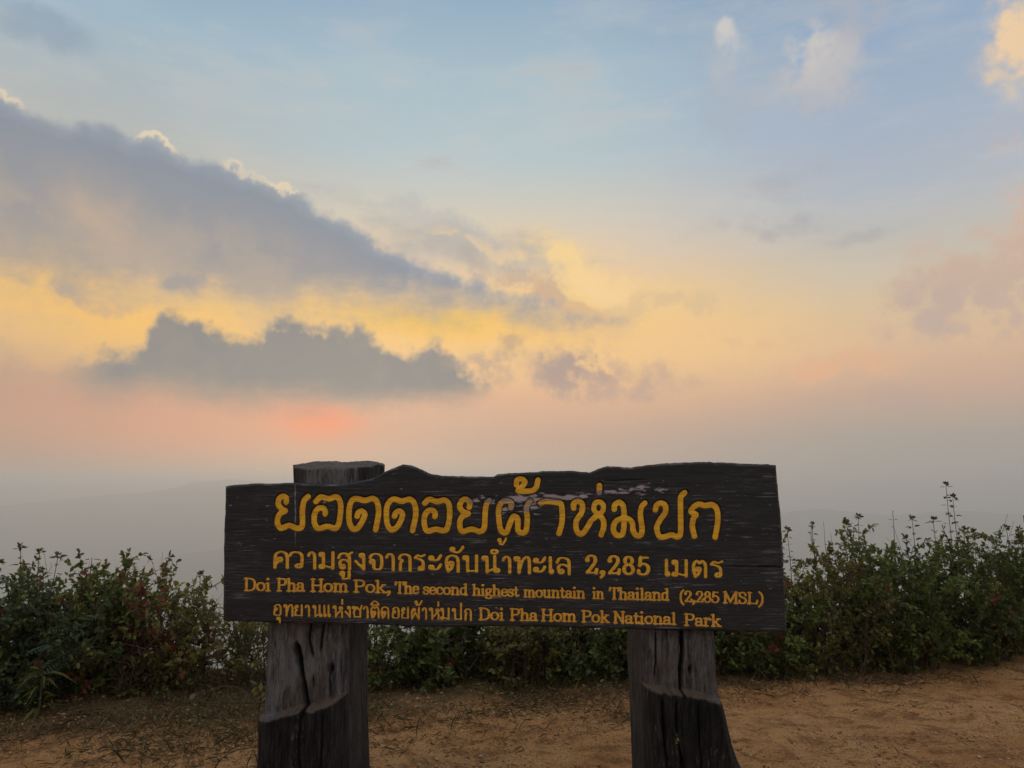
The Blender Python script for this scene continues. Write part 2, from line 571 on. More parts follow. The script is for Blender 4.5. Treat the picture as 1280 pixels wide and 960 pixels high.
# ------------------------------------------------------------------ haze
hz, n, b, O, o_ = material('valley_haze')
n.t.nodes.remove(b)
pv = n.new('ShaderNodeVolumePrincipled')
pv.inputs['Color'].default_value = (0.85, 0.845, 0.835, 1)
pv.inputs['Density'].default_value = 0.00042
pv.inputs['Anisotropy'].default_value = 0.5
n.links.new(pv.outputs[0], o_.inputs['Volume'])
X0, Y0, Z0, Z1 = 29000, 29000, -1150.0, 62.0
hv = np.array([(x, y, z) for z in (Z0, Z1) for y in (-Y0, Y0) for x in (-X0, X0)])
hf = np.array([(0, 2, 3, 1), (4, 5, 7, 6), (0, 1, 5, 4), (2, 6, 7, 3), (0, 4, 6, 2), (1, 3, 7, 5)])
haze = mesh_np('haze', hv, [hf], hz, smooth=False)
tag(haze, kind='stuff')

# ------------------------------------------------------------------ lettering: strokes -> distance field -> carved letters
def smooth_path(P, n=7):
    P = [np.array(p, float) for p in P]
    if len(P) == 2:
        return np.array(P)
    closed = np.allclose(P[0], P[-1])
    out_ = []
    m = len(P)
    for i in range(m - 1):
        p1, p2 = P[i], P[i + 1]
        p0 = P[i - 1] if i > 0 else (P[-2] if closed else 2 * p1 - p2)
        p3 = P[i + 2] if i + 2 < m else (P[1] if closed else 2 * p2 - p1)
        for k in range(n):
            t = k / n
            out_.append(0.5 * ((2 * p1) + (p2 - p0) * t + (2 * p0 - 5 * p1 + 4 * p2 - p3) * t * t + (3 * p1 - p0 - 3 * p2 + p3) * t ** 3))
    out_.append(P[-1])
    return np.array(out_)


def ring(cx, cy_, rx, ry, n=10):
    return [(cx + rx * math.cos(2 * math.pi * i / n), cy_ + ry * math.sin(2 * math.pi * i / n)) for i in range(n)] + [(cx + rx, cy_)]


# Latin: cap height 1, each entry (advance, [(path, straight?)])
LATIN = {
    'D': (.82, ['l .14 0 .14 1', 's .14 1 .4 1 .64 .86 .72 .5 .64 .14 .4 0 .14 0', 'l .0 0 .14 0', 'l .0 1 .14 1']),
    'o': (.64, ['c .31 .33 .25 .32']),
    'i': (.38, ['l .17 0 .17 .6', 'l .03 .6 .17 .6', 'l .02 0 .33 0', 'd .16 .98 .02']),
    'P': (.74, ['l .15 0 .15 1', 's .15 1 .42 1 .6 .93 .65 .75 .58 .56 .42 .49 .15 .49', 'l .0 0 .32 0', 'l .0 1 .15 1']),
    'h': (.72, ['l .15 0 .15 1', 'l .01 1 .15 1', 'l .01 0 .3 0', 's .15 .45 .26 .61 .4 .66 .52 .58 .54 .42', 'l .54 .42 .54 0', 'l .42 0 .7 0']),
    'a': (.62, ['s .09 .5 .15 .63 .29 .66 .42 .6 .45 .45', 'l .45 .45 .45 .12', 's .45 .12 .49 .0 .6 .03', 's .45 .38 .25 .35 .1 .27 .07 .13 .16 .0 .32 .03 .45 .16']),
    'H': (.86, ['l .15 0 .15 1', 'l .69 0 .69 1', 'l .15 .5 .69 .5', 'l .01 0 .3 0', 'l .01 1 .3 1', 'l .55 0 .84 0', 'l .55 1 .84 1']),
    'm': (1.04, ['l .15 0 .15 .66', 'l .01 .66 .15 .66', 'l .02 0 .29 0', 's .15 .45 .25 .61 .36 .66 .47 .58 .5 .42', 'l .5 .42 .5 0', 'l .39 0 .62 0', 's .5 .45 .6 .61 .71 .66 .82 .58 .85 .42', 'l .85 .42 .85 0', 'l .74 0 1.0 0']),
    'k': (.72, ['l .15 0 .15 1', 'l .01 1 .15 1', 'l .01 0 .3 0', 'l .16 .24 .5 .62', 'l .28 .38 .58 .02', 'l .4 .66 .64 .66', 'l .46 0 .72 0']),
    ',': (.3, ['d .14 .07 .05', 's .16 .06 .17 -.06 .07 -.2']),
    'T': (.76, ['l .38 0 .38 1', 'l .04 1 .72 1', 'l .04 1 .03 .8', 'l .72 1 .73 .8', 'l .23 0 .53 0']),
    'e': (.58, ['l .09 .36 .5 .36', 's .5 .36 .47 .56 .3 .66 .13 .57 .07 .33 .13 .07 .33 0 .5 .11']),
    's': (.5, ['s .42 .52 .36 .63 .24 .66 .1 .6 .09 .48 .2 .37 .36 .3 .44 .17 .36 .03 .22 0 .1 .04 .05 .15']),
    'c': (.54, ['s .46 .5 .4 .63 .28 .66 .12 .56 .06 .33 .12 .08 .28 0 .46 .11']),
    'n': (.74, ['l .15 0 .15 .66', 'l .01 .66 .15 .66', 'l .02 0 .3 0', 's .15 .45 .26 .61 .4 .66 .52 .58 .55 .42', 'l .55 .42 .55 0', 'l .43 0 .7 0']),
    'd': (.68, ['s .46 .48 .37 .62 .25 .66 .11 .57 .07 .33 .11 .09 .24 0 .37 .05 .46 .2', 'l .47 0 .47 1', 'l .33 1 .47 1', 'l .47 0 .62 0']),
    'g': (.6, ['c .25 .45 .18 .2', 'l .38 .58 .54 .63', 's .14 .26 .08 .14 .2 .07 .4 .06 .51 -.06 .44 -.22 .24 -.27 .06 -.18 .08 -.05 .2 .06']),
    't': (.46, ['l .19 .86 .19 .14', 's .19 .14 .24 .01 .35 .01 .42 .1', 'l .02 .65 .38 .65']),
    'u': (.74, ['l .15 .66 .15 .2', 's .15 .2 .2 .02 .35 .0 .5 .15', 'l .53 .66 .53 0', 'l .01 .66 .15 .66', 'l .4 .66 .53 .66', 'l .53 0 .68 0']),
    'l': (.38, ['l .17 0 .17 1', 'l .03 1 .17 1', 'l .02 0 .33 0']),
    'r': (.54, ['l .15 0 .15 .66', 'l .01 .66 .15 .66', 'l .02 0 .32 0', 's .15 .4 .24 .6 .38 .67 .47 .58', 'd .46 .57 .02']),
    '(': (.36, ['s .3 1.1 .12 .85 .07 .42 .12 0 .3 -.26']),
    ')': (.36, ['s .06 1.1 .24 .85 .29 .42 .24 0 .06 -.26']),
    '2': (.66, ['s .1 .74 .14 .92 .31 1 .49 .92 .53 .72 .42 .48 .1 .05', 'l .1 .04 .56 .04', 'l .56 .04 .6 .22', 'd .11 .75 .02']),
    '8': (.66, ['c .32 .76 .19 .22', 'c .32 .27 .24 .26']),
    '5': (.66, ['l .17 .96 .55 .96', 'l .17 .96 .13 .52', 's .13 .52 .31 .61 .5 .52 .57 .3 .47 .06 .27 0 .1 .07 .07 .2']),
    'M': (1.04, ['l .15 0 .15 1', 'l .88 0 .88 1', 'l .17 1 .5 .1', 'l .5 .1 .86 1', 'l .02 0 .28 0', 'l .01 1 .15 1', 'l .75 0 1.02 0', 'l .88 1 1.02 1']),
    'S': (.62, ['s .5 .76 .43 .93 .29 1 .12 .92 .1 .74 .22 .58 .42 .46 .53 .27 .44 .05 .28 0 .12 .05 .07 .24']),
    'L': (.74, ['l .15 0 .15 1', 'l .15 .02 .64 .02', 'l .64 .02 .68 .28', 'l .01 0 .15 0', 'l .01 1 .3 1']),
    'N': (.86, ['l .15 0 .15 1', 'l .7 0 .7 1', 'l .15 1 .7 .02', 'l .02 0 .28 0', 'l .0 1 .15 1', 'l .57 1 .84 1']),
}
# Thai: glyph box 0..1 wide, body height 1
THAI = {
    'kho': ['s .1 0 .1 .5 .18 .85 .5 1 .82 .88 .92 .6', 'l .92 .6 .92 0', 'c .42 .5 .13 .12', 'l .1 .12 .33 .42'],
    'wo': ['s .05 .78 .2 .95 .5 1 .8 .9 .9 .6 .86 .12', 'c .66 .12 .17 .11'],
    'aa': ['s .05 .8 .25 .96 .55 1 .84 .86 .9 .6', 'l .9 .6 .9 0'],
    'mo': ['c .15 .88 .11 .11', 'l .27 .92 .28 .2', 'c .16 .11 .12 .11', 'l .28 .16 .88 .04', 'l .9 .02 .9 1'],
    'lo': ['s .06 .72 .2 .94 .5 1 .84 .88 .92 .6', 'l .92 .6 .92 0', 'c .34 .13 .14 .12', 's .2 .16 .14 .38 .3 .55 .6 .55 .9 .42'],
    'so': ['s .04 .72 .18 .92 .46 .98 .74 .86 .8 .6', 'l .8 .6 .8 0', 'c .32 .13 .13 .12', 's .19 .16 .13 .38 .28 .55 .55 .55 .8 .42', 'l .62 .86 .98 1.06'],
    'ngo': ['c .64 .87 .15 .11', 'l .8 .9 .82 .02', 'l .82 .02 .08 .5'],
    'cho': ['c .22 .5 .13 .12', 's .35 .5 .38 .06 .8 .04 .92 .4 .86 .86 .5 1 .2 .92 .06 .76'],
    'ko': ['s .14 0 .16 .45 .3 .6 .06 .72 .2 .94 .55 1 .86 .88 .92 .6', 'l .92 .6 .92 0'],
    'ro': ['s .08 .8 .3 .96 .6 .9 .95 1.0', 's .1 .78 .45 .72 .78 .56 .82 .14', 'c .62 .12 .17 .11'],
    'a': ['c .18 .8 .13 .11', 's .2 .68 .5 .66 .75 .74 .95 .98', 'c .18 .22 .13 .11', 's .2 .1 .5 .08 .75 .16 .95 .4'],
    'do': ['c .42 .48 .13 .12', 's .54 .42 .4 .12 .22 .0', 's .22 0 .08 .5 .16 .86 .5 1 .84 .88 .92 .6', 'l .92 .6 .92 0'],
    'to': ['c .42 .46 .13 .12', 's .54 .42 .4 .12 .22 .0', 's .22 0 .08 .5 .14 .84 .32 1 .5 .86 .68 1 .86 .86 .92 .6', 'l .92 .6 .92 0'],
    'bo': ['c .15 .88 .11 .11', 'l .28 .92 .3 .04', 'l .3 .04 .9 .04', 'l .9 .04 .9 1'],
    'po': ['c .15 .88 .11 .11', 'l .28 .92 .3 .04', 'l .3 .04 .9 .04', 'l .9 .04 .9 1.5'],
    'no': ['c .15 .88 .11 .11', 'l .28 .92 .3 .0', 'l .3 .03 .76 .22', 'l .76 .12 .76 1', 'c .88 .11 .12 .11'],
    'tho': ['c .14 .88 .11 .11', 'l .26 .92 .28 0', 's .28 .08 .45 .7 .7 1 .86 .9 .9 .6', 'l .9 .6 .9 0'],
    'e': ['l .3 1 .3 .2', 'c .5 .12 .2 .11'],
    'o': ['c .28 .58 .14 .12', 's .14 .54 .1 .1 .4 .02 .84 .06 .92 .45 .84 .88 .5 1 .1 .82'],
    'yo': ['c .3 .86 .13 .1', 's .16 .88 .1 .68 .34 .52 .12 .4 .12 .06', 'l .12 .04 .9 .04', 'l .9 .04 .9 1'],
    'ho': ['c .14 .88 .11 .11', 'l .26 .92 .28 0', 'l .28 .1 .75 .6', 'c .78 .8 .13 .13', 's .72 .62 .88 .45 .88 0'],
    'sho': ['c .15 .88 .11 .11', 's .27 .92 .34 .74 .16 .5 .24 .05', 'l .24 .04 .84 .04', 'l .84 .04 .84 .72', 's .5 .92 .66 .74 .84 .74 1 1.06'],
    'pho': ['c .34 .82 .12 .11', 's .22 .86 .1 .5 .14 0', 'l .14 .02 .5 .55', 'l .5 .55 .88 .02', 'l .9 .02 .9 1'],
    'han': ['c .18 1.4 .1 .1', 's .22 1.28 .5 1.2 .75 1.3 .95 1.55'],
    'tho_mark': ['c .2 1.52 .12 .09', 's .3 1.5 .34 1.36 .26 1.28 .6 1.26 .95 1.62'],
    'ek': ['l .5 1.22 .5 1.56'],
    'uu': ['c .2 -.3 .15 .1', 's .36 -.28 .3 -.62 .62 -.64 .94 -.56', 'l .94 -.58 .94 -.2'],
    'u': ['c .4 -.28 .22 .1', 'l .64 -.24 .7 -.62'],
    'ii': ['s .08 1.2 .5 1.52 .94 1.2 .08 1.2'],
    'nik': ['c .5 1.3 .42 .12'],
    '2': LATIN['2'][1], '8': LATIN['8'][1], '5': LATIN['5'][1], ',': LATIN[','][1],
}

SX0, SY0, SRES = 274.0, 566.0, 0.25          # field window on the board face, in picture pixels
SW, SH = int((990 - SX0) / SRES), int((800 - SY0) / SRES)


def field():
    return np.full((SH, SW), 99.0, np.float32)


def add_seg(fld, p, q, r0, r1):
    m = max(r0, r1) + 4.0
    i0 = max(int((min(p[0], q[0]) - m - SX0) / SRES), 0); i1 = min(int((max(p[0], q[0]) + m - SX0) / SRES) + 1, SW)
    j0 = max(int((min(p[1], q[1]) - m - SY0) / SRES), 0); j1 = min(int((max(p[1], q[1]) + m - SY0) / SRES) + 1, SH)
    if i1 <= i0 or j1 <= j0: return
    X = SX0 + np.arange(i0, i1) * SRES
    Y = (SY0 + np.arange(j0, j1) * SRES)[:, None]
    d = np.array(q, float) - p
    L = max(float(d @ d), 1e-9)
    t = np.clip(((X - p[0]) * d[0] + (Y - p[1]) * d[1]) / L, 0, 1)
    dist = np.hypot(X - p[0] - t * d[0], Y - p[1] - t * d[1]) - (r0 + (r1 - r0) * t)
    w = fld[j0:j1, i0:i1]
    np.minimum(w, dist, out=w)


def add_path(fld, P, thick, thin):
    P = np.asarray(P, float)
    d = np.diff(P, axis=0)
    v = np.abs(d[:, 1]) / np.maximum(np.hypot(d[:, 0], d[:, 1]), 1e-9)
    rs = (thin + (thick - thin) * v ** 1.2) / 2
    rv = np.concatenate([[rs[0]], (rs[:-1] + rs[1:]) / 2, [rs[-1]]])
    for i in range(len(d)):
        add_seg(fld, P[i], P[i + 1], rv[i], rv[i + 1])


def strokes(codes):
    for cds in codes:
        k, *v = cds.split()
        v = [float(a) for a in v]
        if k == 'c':
            yield 's', ring(*v)
        elif k == 'd':
            yield 'd', [(v[0] - v[2], v[1]), (v[0] + v[2], v[1])]
        else:
            yield k, list(zip(v[::2], v[1::2]))


def put_glyph(fld, codes, x0, x1, w, base, slope, h, thick, thin):
    """glyph of nominal width w (own units) set between picture columns x0..x1 on a sloping baseline"""
    for k, P in strokes(codes):
        if k == 's':
            P = smooth_path(P, 4)
        Q = []
        for x, y in P:
            X = x0 + (x1 - x0) * x / w
            Q.append((X, base(X) - y * h))
        if k == 'd':
            add_path(fld, Q, thick * 1.1, thick * 1.1)
        else:
            add_path(fld, Q, thick, thin)


def word(fld, text, x0, x1, y0, y1, cap):
    tot = sum(LATIN[c][0] for c in text) - 0.06
    sc = (x1 - x0) / tot
    x = x0
    base = lambda X: y0 + (y1 - y0) * (X - x0) / (x1 - x0)
    for c in text:
        a, codes = LATIN[c]
        put_glyph(fld, codes, x, x + a * sc, a, base, 0, cap, cap * 0.225, cap * 0.125)
        x += a * sc


# first line: traced from the hand-cut strokes
f1 = field()


def cut(pts_, ox, oy, sc=6.095, w=7.1):
    P = smooth_path([(ox + x / sc, oy + y / sc) for x, y in pts_], 6)
    for i in range(len(P) - 1):
        add_seg(f1, P[i], P[i + 1], w / 2, w / 2)


Z3, Z4, Z5 = (330, 590), (520, 580), (700, 590)
cut([(165, 228), (166, 200), (140, 185), (110, 208), (106, 250), (135, 285), (158, 296)], *Z3)
cut([(158, 296), (112, 325), (98, 385), (125, 428), (190, 408), (250, 430), (288, 408), (288, 300), (302, 220), (332, 188)], *Z3)
cut([(392, 225), (430, 190), (490, 205), (550, 190), (580, 240), (578, 330), (565, 400), (540, 430), (480, 415), (410, 430), (382, 390), (382, 320), (410, 280), (445, 276), (463, 300), (462, 320)], *Z3)
cut([(706, 338), (715, 312), (742, 297), (765, 322), (748, 372), (710, 428), (670, 430), (646, 370), (648, 270), (670, 215), (705, 203), (765, 217), (830, 203), (863, 240), (870, 320), (848, 440)], *Z3)
cut([(992, 338), (1002, 312), (1030, 298), (1054, 325), (1036, 380), (1000, 430), (960, 437), (934, 380), (932, 280), (955, 225), (990, 208), (1050, 222), (1110, 208), (1145, 245), (1154, 330), (1130, 445)], *Z3)
cut([(65, 298), (100, 270), (160, 287), (215, 275), (250, 310), (255, 400), (240, 480), (215, 508), (150, 498), (85, 510), (62, 460), (66, 390), (95, 356), (130, 356), (145, 380), (142, 400)], *Z4)
cut([(405, 330), (408, 292), (375, 270), (342, 287), (333, 330), (360, 365), (398, 378)], *Z4)
cut([(398, 378), (345, 408), (332, 470), (355, 515), (420, 497), (490, 515), (520, 480), (526, 380), (535, 310), (558, 278)], *Z4)
cut([(722, 335), (728, 300), (695, 282), (650, 295), (630, 345), (632, 430), (650, 510), (688, 520), (720, 440), (745, 400), (775, 420), (776, 500), (800, 525), (838, 510), (848, 420), (842, 330), (870, 285)], *Z4)
cut([(765, 158), (770, 122), (808, 115), (830, 140), (802, 180), (780, 205), (870, 205), (915, 180), (930, 122)], *Z4, w=6.8)
cut([(950, 300), (990, 285), (1060, 292), (1105, 305), (1115, 380), (1112, 450), (1090, 530)], *Z4)
cut([(105, 275), (106, 240), (140, 222), (172, 250), (165, 310), (127, 370), (126, 440), (160, 475), (198, 440), (240, 370), (290, 328)], *Z5)
cut([(296, 228), (328, 245), (330, 290), (296, 320), (262, 290), (264, 245), (296, 228)], *Z5, w=6.6)
cut([(296, 322), (330, 365), (334, 420), (315, 478)], *Z5)
cut([(302, 104), (302, 158)], *Z5)
cut([(415, 285), (420, 250), (455, 232), (484, 262), (490, 340), (488, 430), (472, 480), (432, 480), (408, 440), (420, 385), (460, 360), (520, 357), (553, 390), (560, 450), (590, 487), (620, 478), (628, 430), (615, 330), (622, 270), (648, 238)], *Z5)
cut([(730, 288), (737, 255), (770, 237), (804, 257), (804, 310), (762, 370), (740, 430), (760, 490), (800, 495), (850, 480), (902, 495), (922, 460), (922, 330), (922, 200), (953, 158)], *Z5)
cut([(1028, 490), (1012, 420), (1018, 360), (1040, 326), (1002, 304), (1020, 268), (1060, 246), (1110, 256), (1165, 250), (1200, 290), (1205, 380), (1186, 498)], *Z5)

# second line
f2 = field()
b2 = lambda X: 709.0 + (X - 342) * 12.3 / 561
T2 = []
for g, a, c2 in (('kho', 70, 185), ('wo', 190, 300), ('aa', 335, 390), ('mo', 420, 535), ('so', 563, 672), ('uu', 580, 652), ('ngo', 690, 775), ('cho', 800, 905), ('aa', 930, 990), ('ko', 1025, 1120), ('ro', 1145, 1228)):
    T2.append((g, 330 + a / 6.095, 330 + c2 / 6.095))
for g, a, c2 in (('a', 100, 192), ('do', 222, 330), ('han', 258, 362), ('bo', 360, 472), ('no', 505, 630), ('nik', 572, 622), ('aa', 662, 720), ('tho', 750, 877), ('a', 898, 986), ('e', 1012, 1052), ('lo', 1070, 1176)):
    T2.append((g, 520 + a / 6.095, 520 + c2 / 6.095))
for g, a, c2 in (('e', 568, 606), ('mo', 618, 716), ('to', 745, 838), ('ro', 860, 942)):
    T2.append((g, 720 + a / 5.12, 720 + c2 / 5.12))
for g, a, c2 in T2:
    put_glyph(f2, THAI[g], a, c2, 1.0, b2, 0, 19.5, 4.2, 2.0)
put_glyph(f2, THAI['tho_mark'], 622, 633, 1.0, lambda X: b2(X) - 10.5, 0, 19.5, 3.0, 1.8)
for ch, a, c2, w in (('2', 60, 140, .66), (',', 152, 192, .3), ('2', 203, 285, .66), ('8', 298, 378, .66), ('5', 392, 476, .66)):
    put_glyph(f2, THAI[ch], 720 + a / 5.12, 720 + c2 / 5.12, w, lambda X: b2(X) - 1.0, 0, 22.0, 4.8, 2.4)

# third line
f3 = field()
for w in (('Doi', 305.2, 337.5, 738, 738.4, 14.8), ('Pha', 346, 379.7, 738.6, 739, 15), ('Hom', 388, 434.5, 739.2, 739.8, 15), ('Pok,', 442, 488, 740, 741, 14.6),
          ('The', 494, 523, 741.6, 742, 13.6), ('second', 528.7, 584.4, 742.4, 743.6, 13), ('highest', 590.5, 648, 744, 745.6, 13), ('mountain', 654.5, 731, 746, 747.8, 13),
          ('in', 740.6, 754.6, 748, 748.4, 13), ('Thailand', 762, 836.4, 748.8, 750.2, 13.8), ('(2,285', 850, 898.6, 752, 753.2, 13.2), ('MSL)', 904, 953.5, 753.6, 755, 13.6)):
    word(f3, *w)
# fourth line
f4 = field()
b4 = lambda X: 769.2 + (X - 342) * 13.2 / 559
T4 = []
for g, a, c2 in (('o', 72, 130), ('u', 92, 132), ('tho', 150, 222), ('yo', 230, 292), ('aa', 315, 345), ('no', 370, 438), ('e', 450, 478), ('e', 482, 510), ('ho', 525, 602), ('ek', 584, 606), ('ngo', 615, 662), ('sho', 672, 744), ('aa', 757, 792),
                 ('to', 810, 878), ('ii', 812, 876), ('do', 890, 952), ('o', 975, 1030), ('yo', 1045, 1102), ('pho', 1118, 1186), ('tho_mark', 1146, 1204), ('aa', 1207, 1238)):
    T4.append((g, 330 + a / 6.095, 330 + c2 / 6.095))
for g, a, c2 in (('ho', 102, 180), ('ek', 158, 180), ('mo', 187, 255), ('po', 276, 350), ('ko', 370, 422)):
    T4.append((g, 520 + a / 6.095, 520 + c2 / 6.095))
for g, a, c2 in T4:
    put_glyph(f4, THAI[g], a, c2, 1.0, b4, 0, 13.6, 2.6, 1.5)
for w in (('Doi', 598.8, 629.6, 774.4, 775, 14), ('Pha', 637.8, 671.3, 775.2, 776, 14), ('Hom', 676.7, 720, 776, 777, 14), ('Pok', 727.4, 761.4, 777.6, 778.2, 14),
          ('National', 767, 845, 778.6, 780.6, 14), ('Park', 855.7, 901, 781.6, 783, 14)):
    word(f4, *w)


def sample(fld, X, Y):
    u = np.clip((X - SX0) / SRES, 0, SW - 1.001); v = np.clip((Y - SY0) / SRES, 0, SH - 1.001)
    i, j = u.astype(int), v.astype(int)
    a, c2 = u - i, v - j
    return (fld[j, i] * (1 - a) + fld[j, i + 1] * a) * (1 - c2) + (fld[j + 1, i] * (1 - a) + fld[j + 1, i + 1] * a) * c2


def contour_mesh(fld, step, jitter):
    """area where the field is below zero, as a flat mesh in picture coordinates (marching squares)"""
    s = fld[::step, ::step].astype(float)
    h_, w_ = s.shape
    JX, JY = np.meshgrid(np.arange(w_), np.arange(h_))
    s = s + jitter * fbm(JX * step * SRES * 0.55, JY * step * SRES * 0.55, 0, 3, 77)
    ins = s < 0
    c_ = ins[:-1, :-1].astype(int) + ins[:-1, 1:] * 2 + ins[1:, 1:] * 4 + ins[1:, :-1] * 8
    V, idx = [], {}

    def vid(key, x, y):
        if key not in idx:
            idx[key] = len(V)
            V.append((SX0 + x * step * SRES, SY0 + y * step * SRES))
        return idx[key]
    quads, tris = [], []
    jj, ii = np.nonzero(c_)
    for j, i in zip(jj.tolist(), ii.tolist()):
        cor = ((i, j), (i + 1, j), (i + 1, j + 1), (i, j + 1))
        val = [s[y, x] for x, y in cor]
        if c_[j, i] == 15:
            quads.append([vid(('p', x, y), x, y) for x, y in cor])
            continue
        poly = []
        for k in range(4):
            (xa, ya), (xb, yb) = cor[k], cor[(k + 1) % 4]
            va, vb = val[k], val[(k + 1) % 4]
            if va < 0:
                poly.append(vid(('p', xa, ya), xa, ya))
            if (va < 0) != (vb < 0):
                t = va / (va - vb)
                key = ('e',) + (min((xa, ya), (xb, yb)) + max((xa, ya), (xb, yb)))
                poly.append(vid(key, xa + (xb - xa) * t, ya + (yb - ya) * t))
        for k in range(1, len(poly) - 1):
            tris.append((poly[0], poly[k], poly[k + 1]))
    return np.array(V), np.array(quads).reshape(-1, 4), np.array(tris).reshape(-1, 3)
# ------------------------------------------------------------------ the summit sign
YB = 3.2                                     # distance of the board's face
sign = empty('summit_sign', (0.0, YB + 0.25, float(ground_h(0.0, YB + 0.25))))
tag(sign, 'dark wooden summit sign with carved yellow lettering standing on two thick timber posts', 'sign')
SL = np.array(sign.location)

top_e = [(281, 607.4), (300, 605.8), (320.6, 604.3), (345, 604.2), (367, 603.7), (390, 604.6), (405, 606), (418, 605.6), (430, 604.3), (450, 600.6), (464, 598), (481, 589.7), (492, 584.2), (503.4, 580.7), (514.7, 581.8), (526, 587), (537, 592.5), (551, 594.7), (590, 595.6), (616, 595.9), (621.5, 592.7),
         (626, 592.2), (650, 591.2), (678, 589.3), (711, 588.4), (724, 589.6), (737.7, 590.2), (750, 585.6), (760, 582.5), (772, 583.4), (788, 584.3), (812, 581.2), (835.7, 579), (877, 577.4), (906, 578.2), (936.6, 579.5), (955, 580), (970.7, 581.3)]
bot_e = [(278, 776.6), (337, 778.6), (395, 779.4), (455, 780.7), (485, 782), (514, 784), (560, 784.6), (600, 783.4), (640, 783.6), (684, 784), (730, 785.4), (769, 786.7), (840, 788), (895, 789.5), (940, 790.4), (983.5, 791.6)]
left_e = [(607, 281), (640, 280.6), (655, 279.4), (700, 278.8), (777, 278)]
right_e = [(581, 970.7), (597, 972), (644, 976.7), (695, 979.7), (760, 982.8), (792, 983.6)]


def px_board(X, Y, depth=0.0):
    """picture position on the board's face -> sign coordinates, pushed back by depth"""
    a = (X - 640.0) / F; b_ = (480.0 - Y) / F
    k = YB / (math.cos(PITCH) - b_ * math.sin(PITCH))
    x = a * k; z = EYE + (math.sin(PITCH) + b_ * math.cos(PITCH)) * k
    return np.stack([x - SL[0], YB + depth + 0 * x - SL[1], z - SL[2]], -1)


NU, NV = 1150, 330
u = np.linspace(0, 1, NU)[None, :]
v = np.linspace(0, 1, NV)[:, None]
xt = 281 + u * (970.7 - 281); xb = 278 + u * (983.5 - 278)
yt = np.interp(xt, [p[0] for p in top_e], [p[1] for p in top_e]) + 0.7 * fbm(xt / 6, xt * 0, 0, 4, 41)
ybm = np.interp(xb, [p[0] for p in bot_e], [p[1] for p in bot_e]) + 0.6 * fbm(xb / 9, xb * 0, 0, 4, 42)
PY = yt + (ybm - yt) * v
le = np.interp(PY[:, :1], [p[0] for p in left_e], [p[1] for p in left_e]) + 0.5 * fbm(PY[:, :1] / 7, PY[:, :1] * 0, 0, 4, 43)
re_ = np.interp(PY[:, -1:], [p[0] for p in right_e], [p[1] for p in right_e]) + 0.5 * fbm(PY[:, -1:] / 7, PY[:, -1:] * 0, 0, 4, 44)
PX = le + (re_ - le) * u + 0 * v
grain = fbm(PX / 55, PY / 1.7, 0, 4, 51)
wav = fbm(PX / 120, PY / 14, 0, 3, 52)
depth = 0.0007 * grain + 0.0022 * wav
# a split running in from the right end, and a short one from the left
for (x0, x1, yl, w_, dp) in ((900, 985, lambda x: 708.5 + (x - 900) * 0.006, 0.75, 0.012), (455, 560, lambda x: 782.2 + (x - 455) * 0.02, 0.6, 0.006), (735, 800, lambda x: 602 - (x - 735) * 0.03, 0.6, 0.005)):
    m = np.exp(-((PY - yl(PX) - 0.8 * fbm(PX / 14, PX * 0, 0, 3, 53)) / w_) ** 2) * sstep(PX, x0, x0 + 40) * (1 - sstep(PX, x1, x1 + 12))
    depth = depth + dp * m
# peeled strip along the weathered seam through the first line
seam = 617.5 + 6.5 * np.interp(PX, [560, 600, 640, 700, 760, 830], [1.8, 1.2, 0.9, 0.7, -0.3, -1.2])
peel = np.exp(-((PY - seam) / 5.0) ** 2) * sstep(PX, 555, 610) * (1 - sstep(PX, 800, 840))
peel = np.maximum(peel, 0.9 * np.exp(-(((PX - 655) / 34) ** 2 + ((PY - 634) / 9) ** 2)))
peel = np.maximum(peel, 0.8 * np.exp(-(((PX - 822) / 14) ** 2 + ((PY - 611) / 4.5) ** 2)))
flake = fbm(PX / 9, PY / 2.6, 0, 4, 61)
peel_m = sstep(peel * 0.95 + flake * 1.1, 0.66, 0.9)
depth = depth + 0.0025 * peel_m
# grooves cut for the letters
s1 = sample(f1, PX, PY)
s2 = np.minimum(np.minimum(sample(f2, PX, PY), sample(f3, PX, PY)), sample(f4, PX, PY))
depth = depth + 0.0095 * (1 - sstep(s1, 0.3, 1.7)) + 0.0040 * (1 - sstep(s2, 0.2, 1.1))
# the edges are worn round
du = np.minimum(PX - le, re_ - PX); dv = np.minimum(PY - yt, ybm - PY)
dd = np.minimum(du, dv)
depth = depth + 0.010 * (1 - sstep(dd, 0, 3.2)) ** 2
front = px_board(PX, PY, depth)
nf = NU * NV
V = [front.reshape(-1, 3)]
idx = np.arange(nf).reshape(NV, NU)
loop = np.concatenate([idx[0, :], idx[1:, -1], idx[-1, -2::-1], idx[-2:0, 0]])
LP = V[0][loop]
faces = [grid_faces(NU, NV)[:, ::-1]]
prev = loop
base_i = nf
arc = np.arange(len(loop))
for k, (dpt) in enumerate((0.018, 0.032, 0.046, 0.056)):
    Q = LP.copy()
    Q[:, 1] = YB - SL[1] + dpt
    Q[:, 2] += 0.0015 * fbm(arc / 20, arc * 0 + k, 0, 3, 66)
    Q[:, 0] += 0.0015 * fbm(arc / 20, arc * 0 + k + 5, 0, 3, 67)
    V.append(Q)
    cur = base_i + np.arange(len(loop))
    faces.append(np.stack([prev, np.roll(prev, -1), np.roll(cur, -1), cur], 1))
    prev = cur
    base_i += len(loop)
# back: strip between the top and bottom edges
tb = prev[:NU]; bb = prev[NU + NV - 2: NU + NV - 2 + NU][::-1]
faces.append(np.stack([tb[:-1], tb[1:], bb[1:], bb[:-1]], 1))

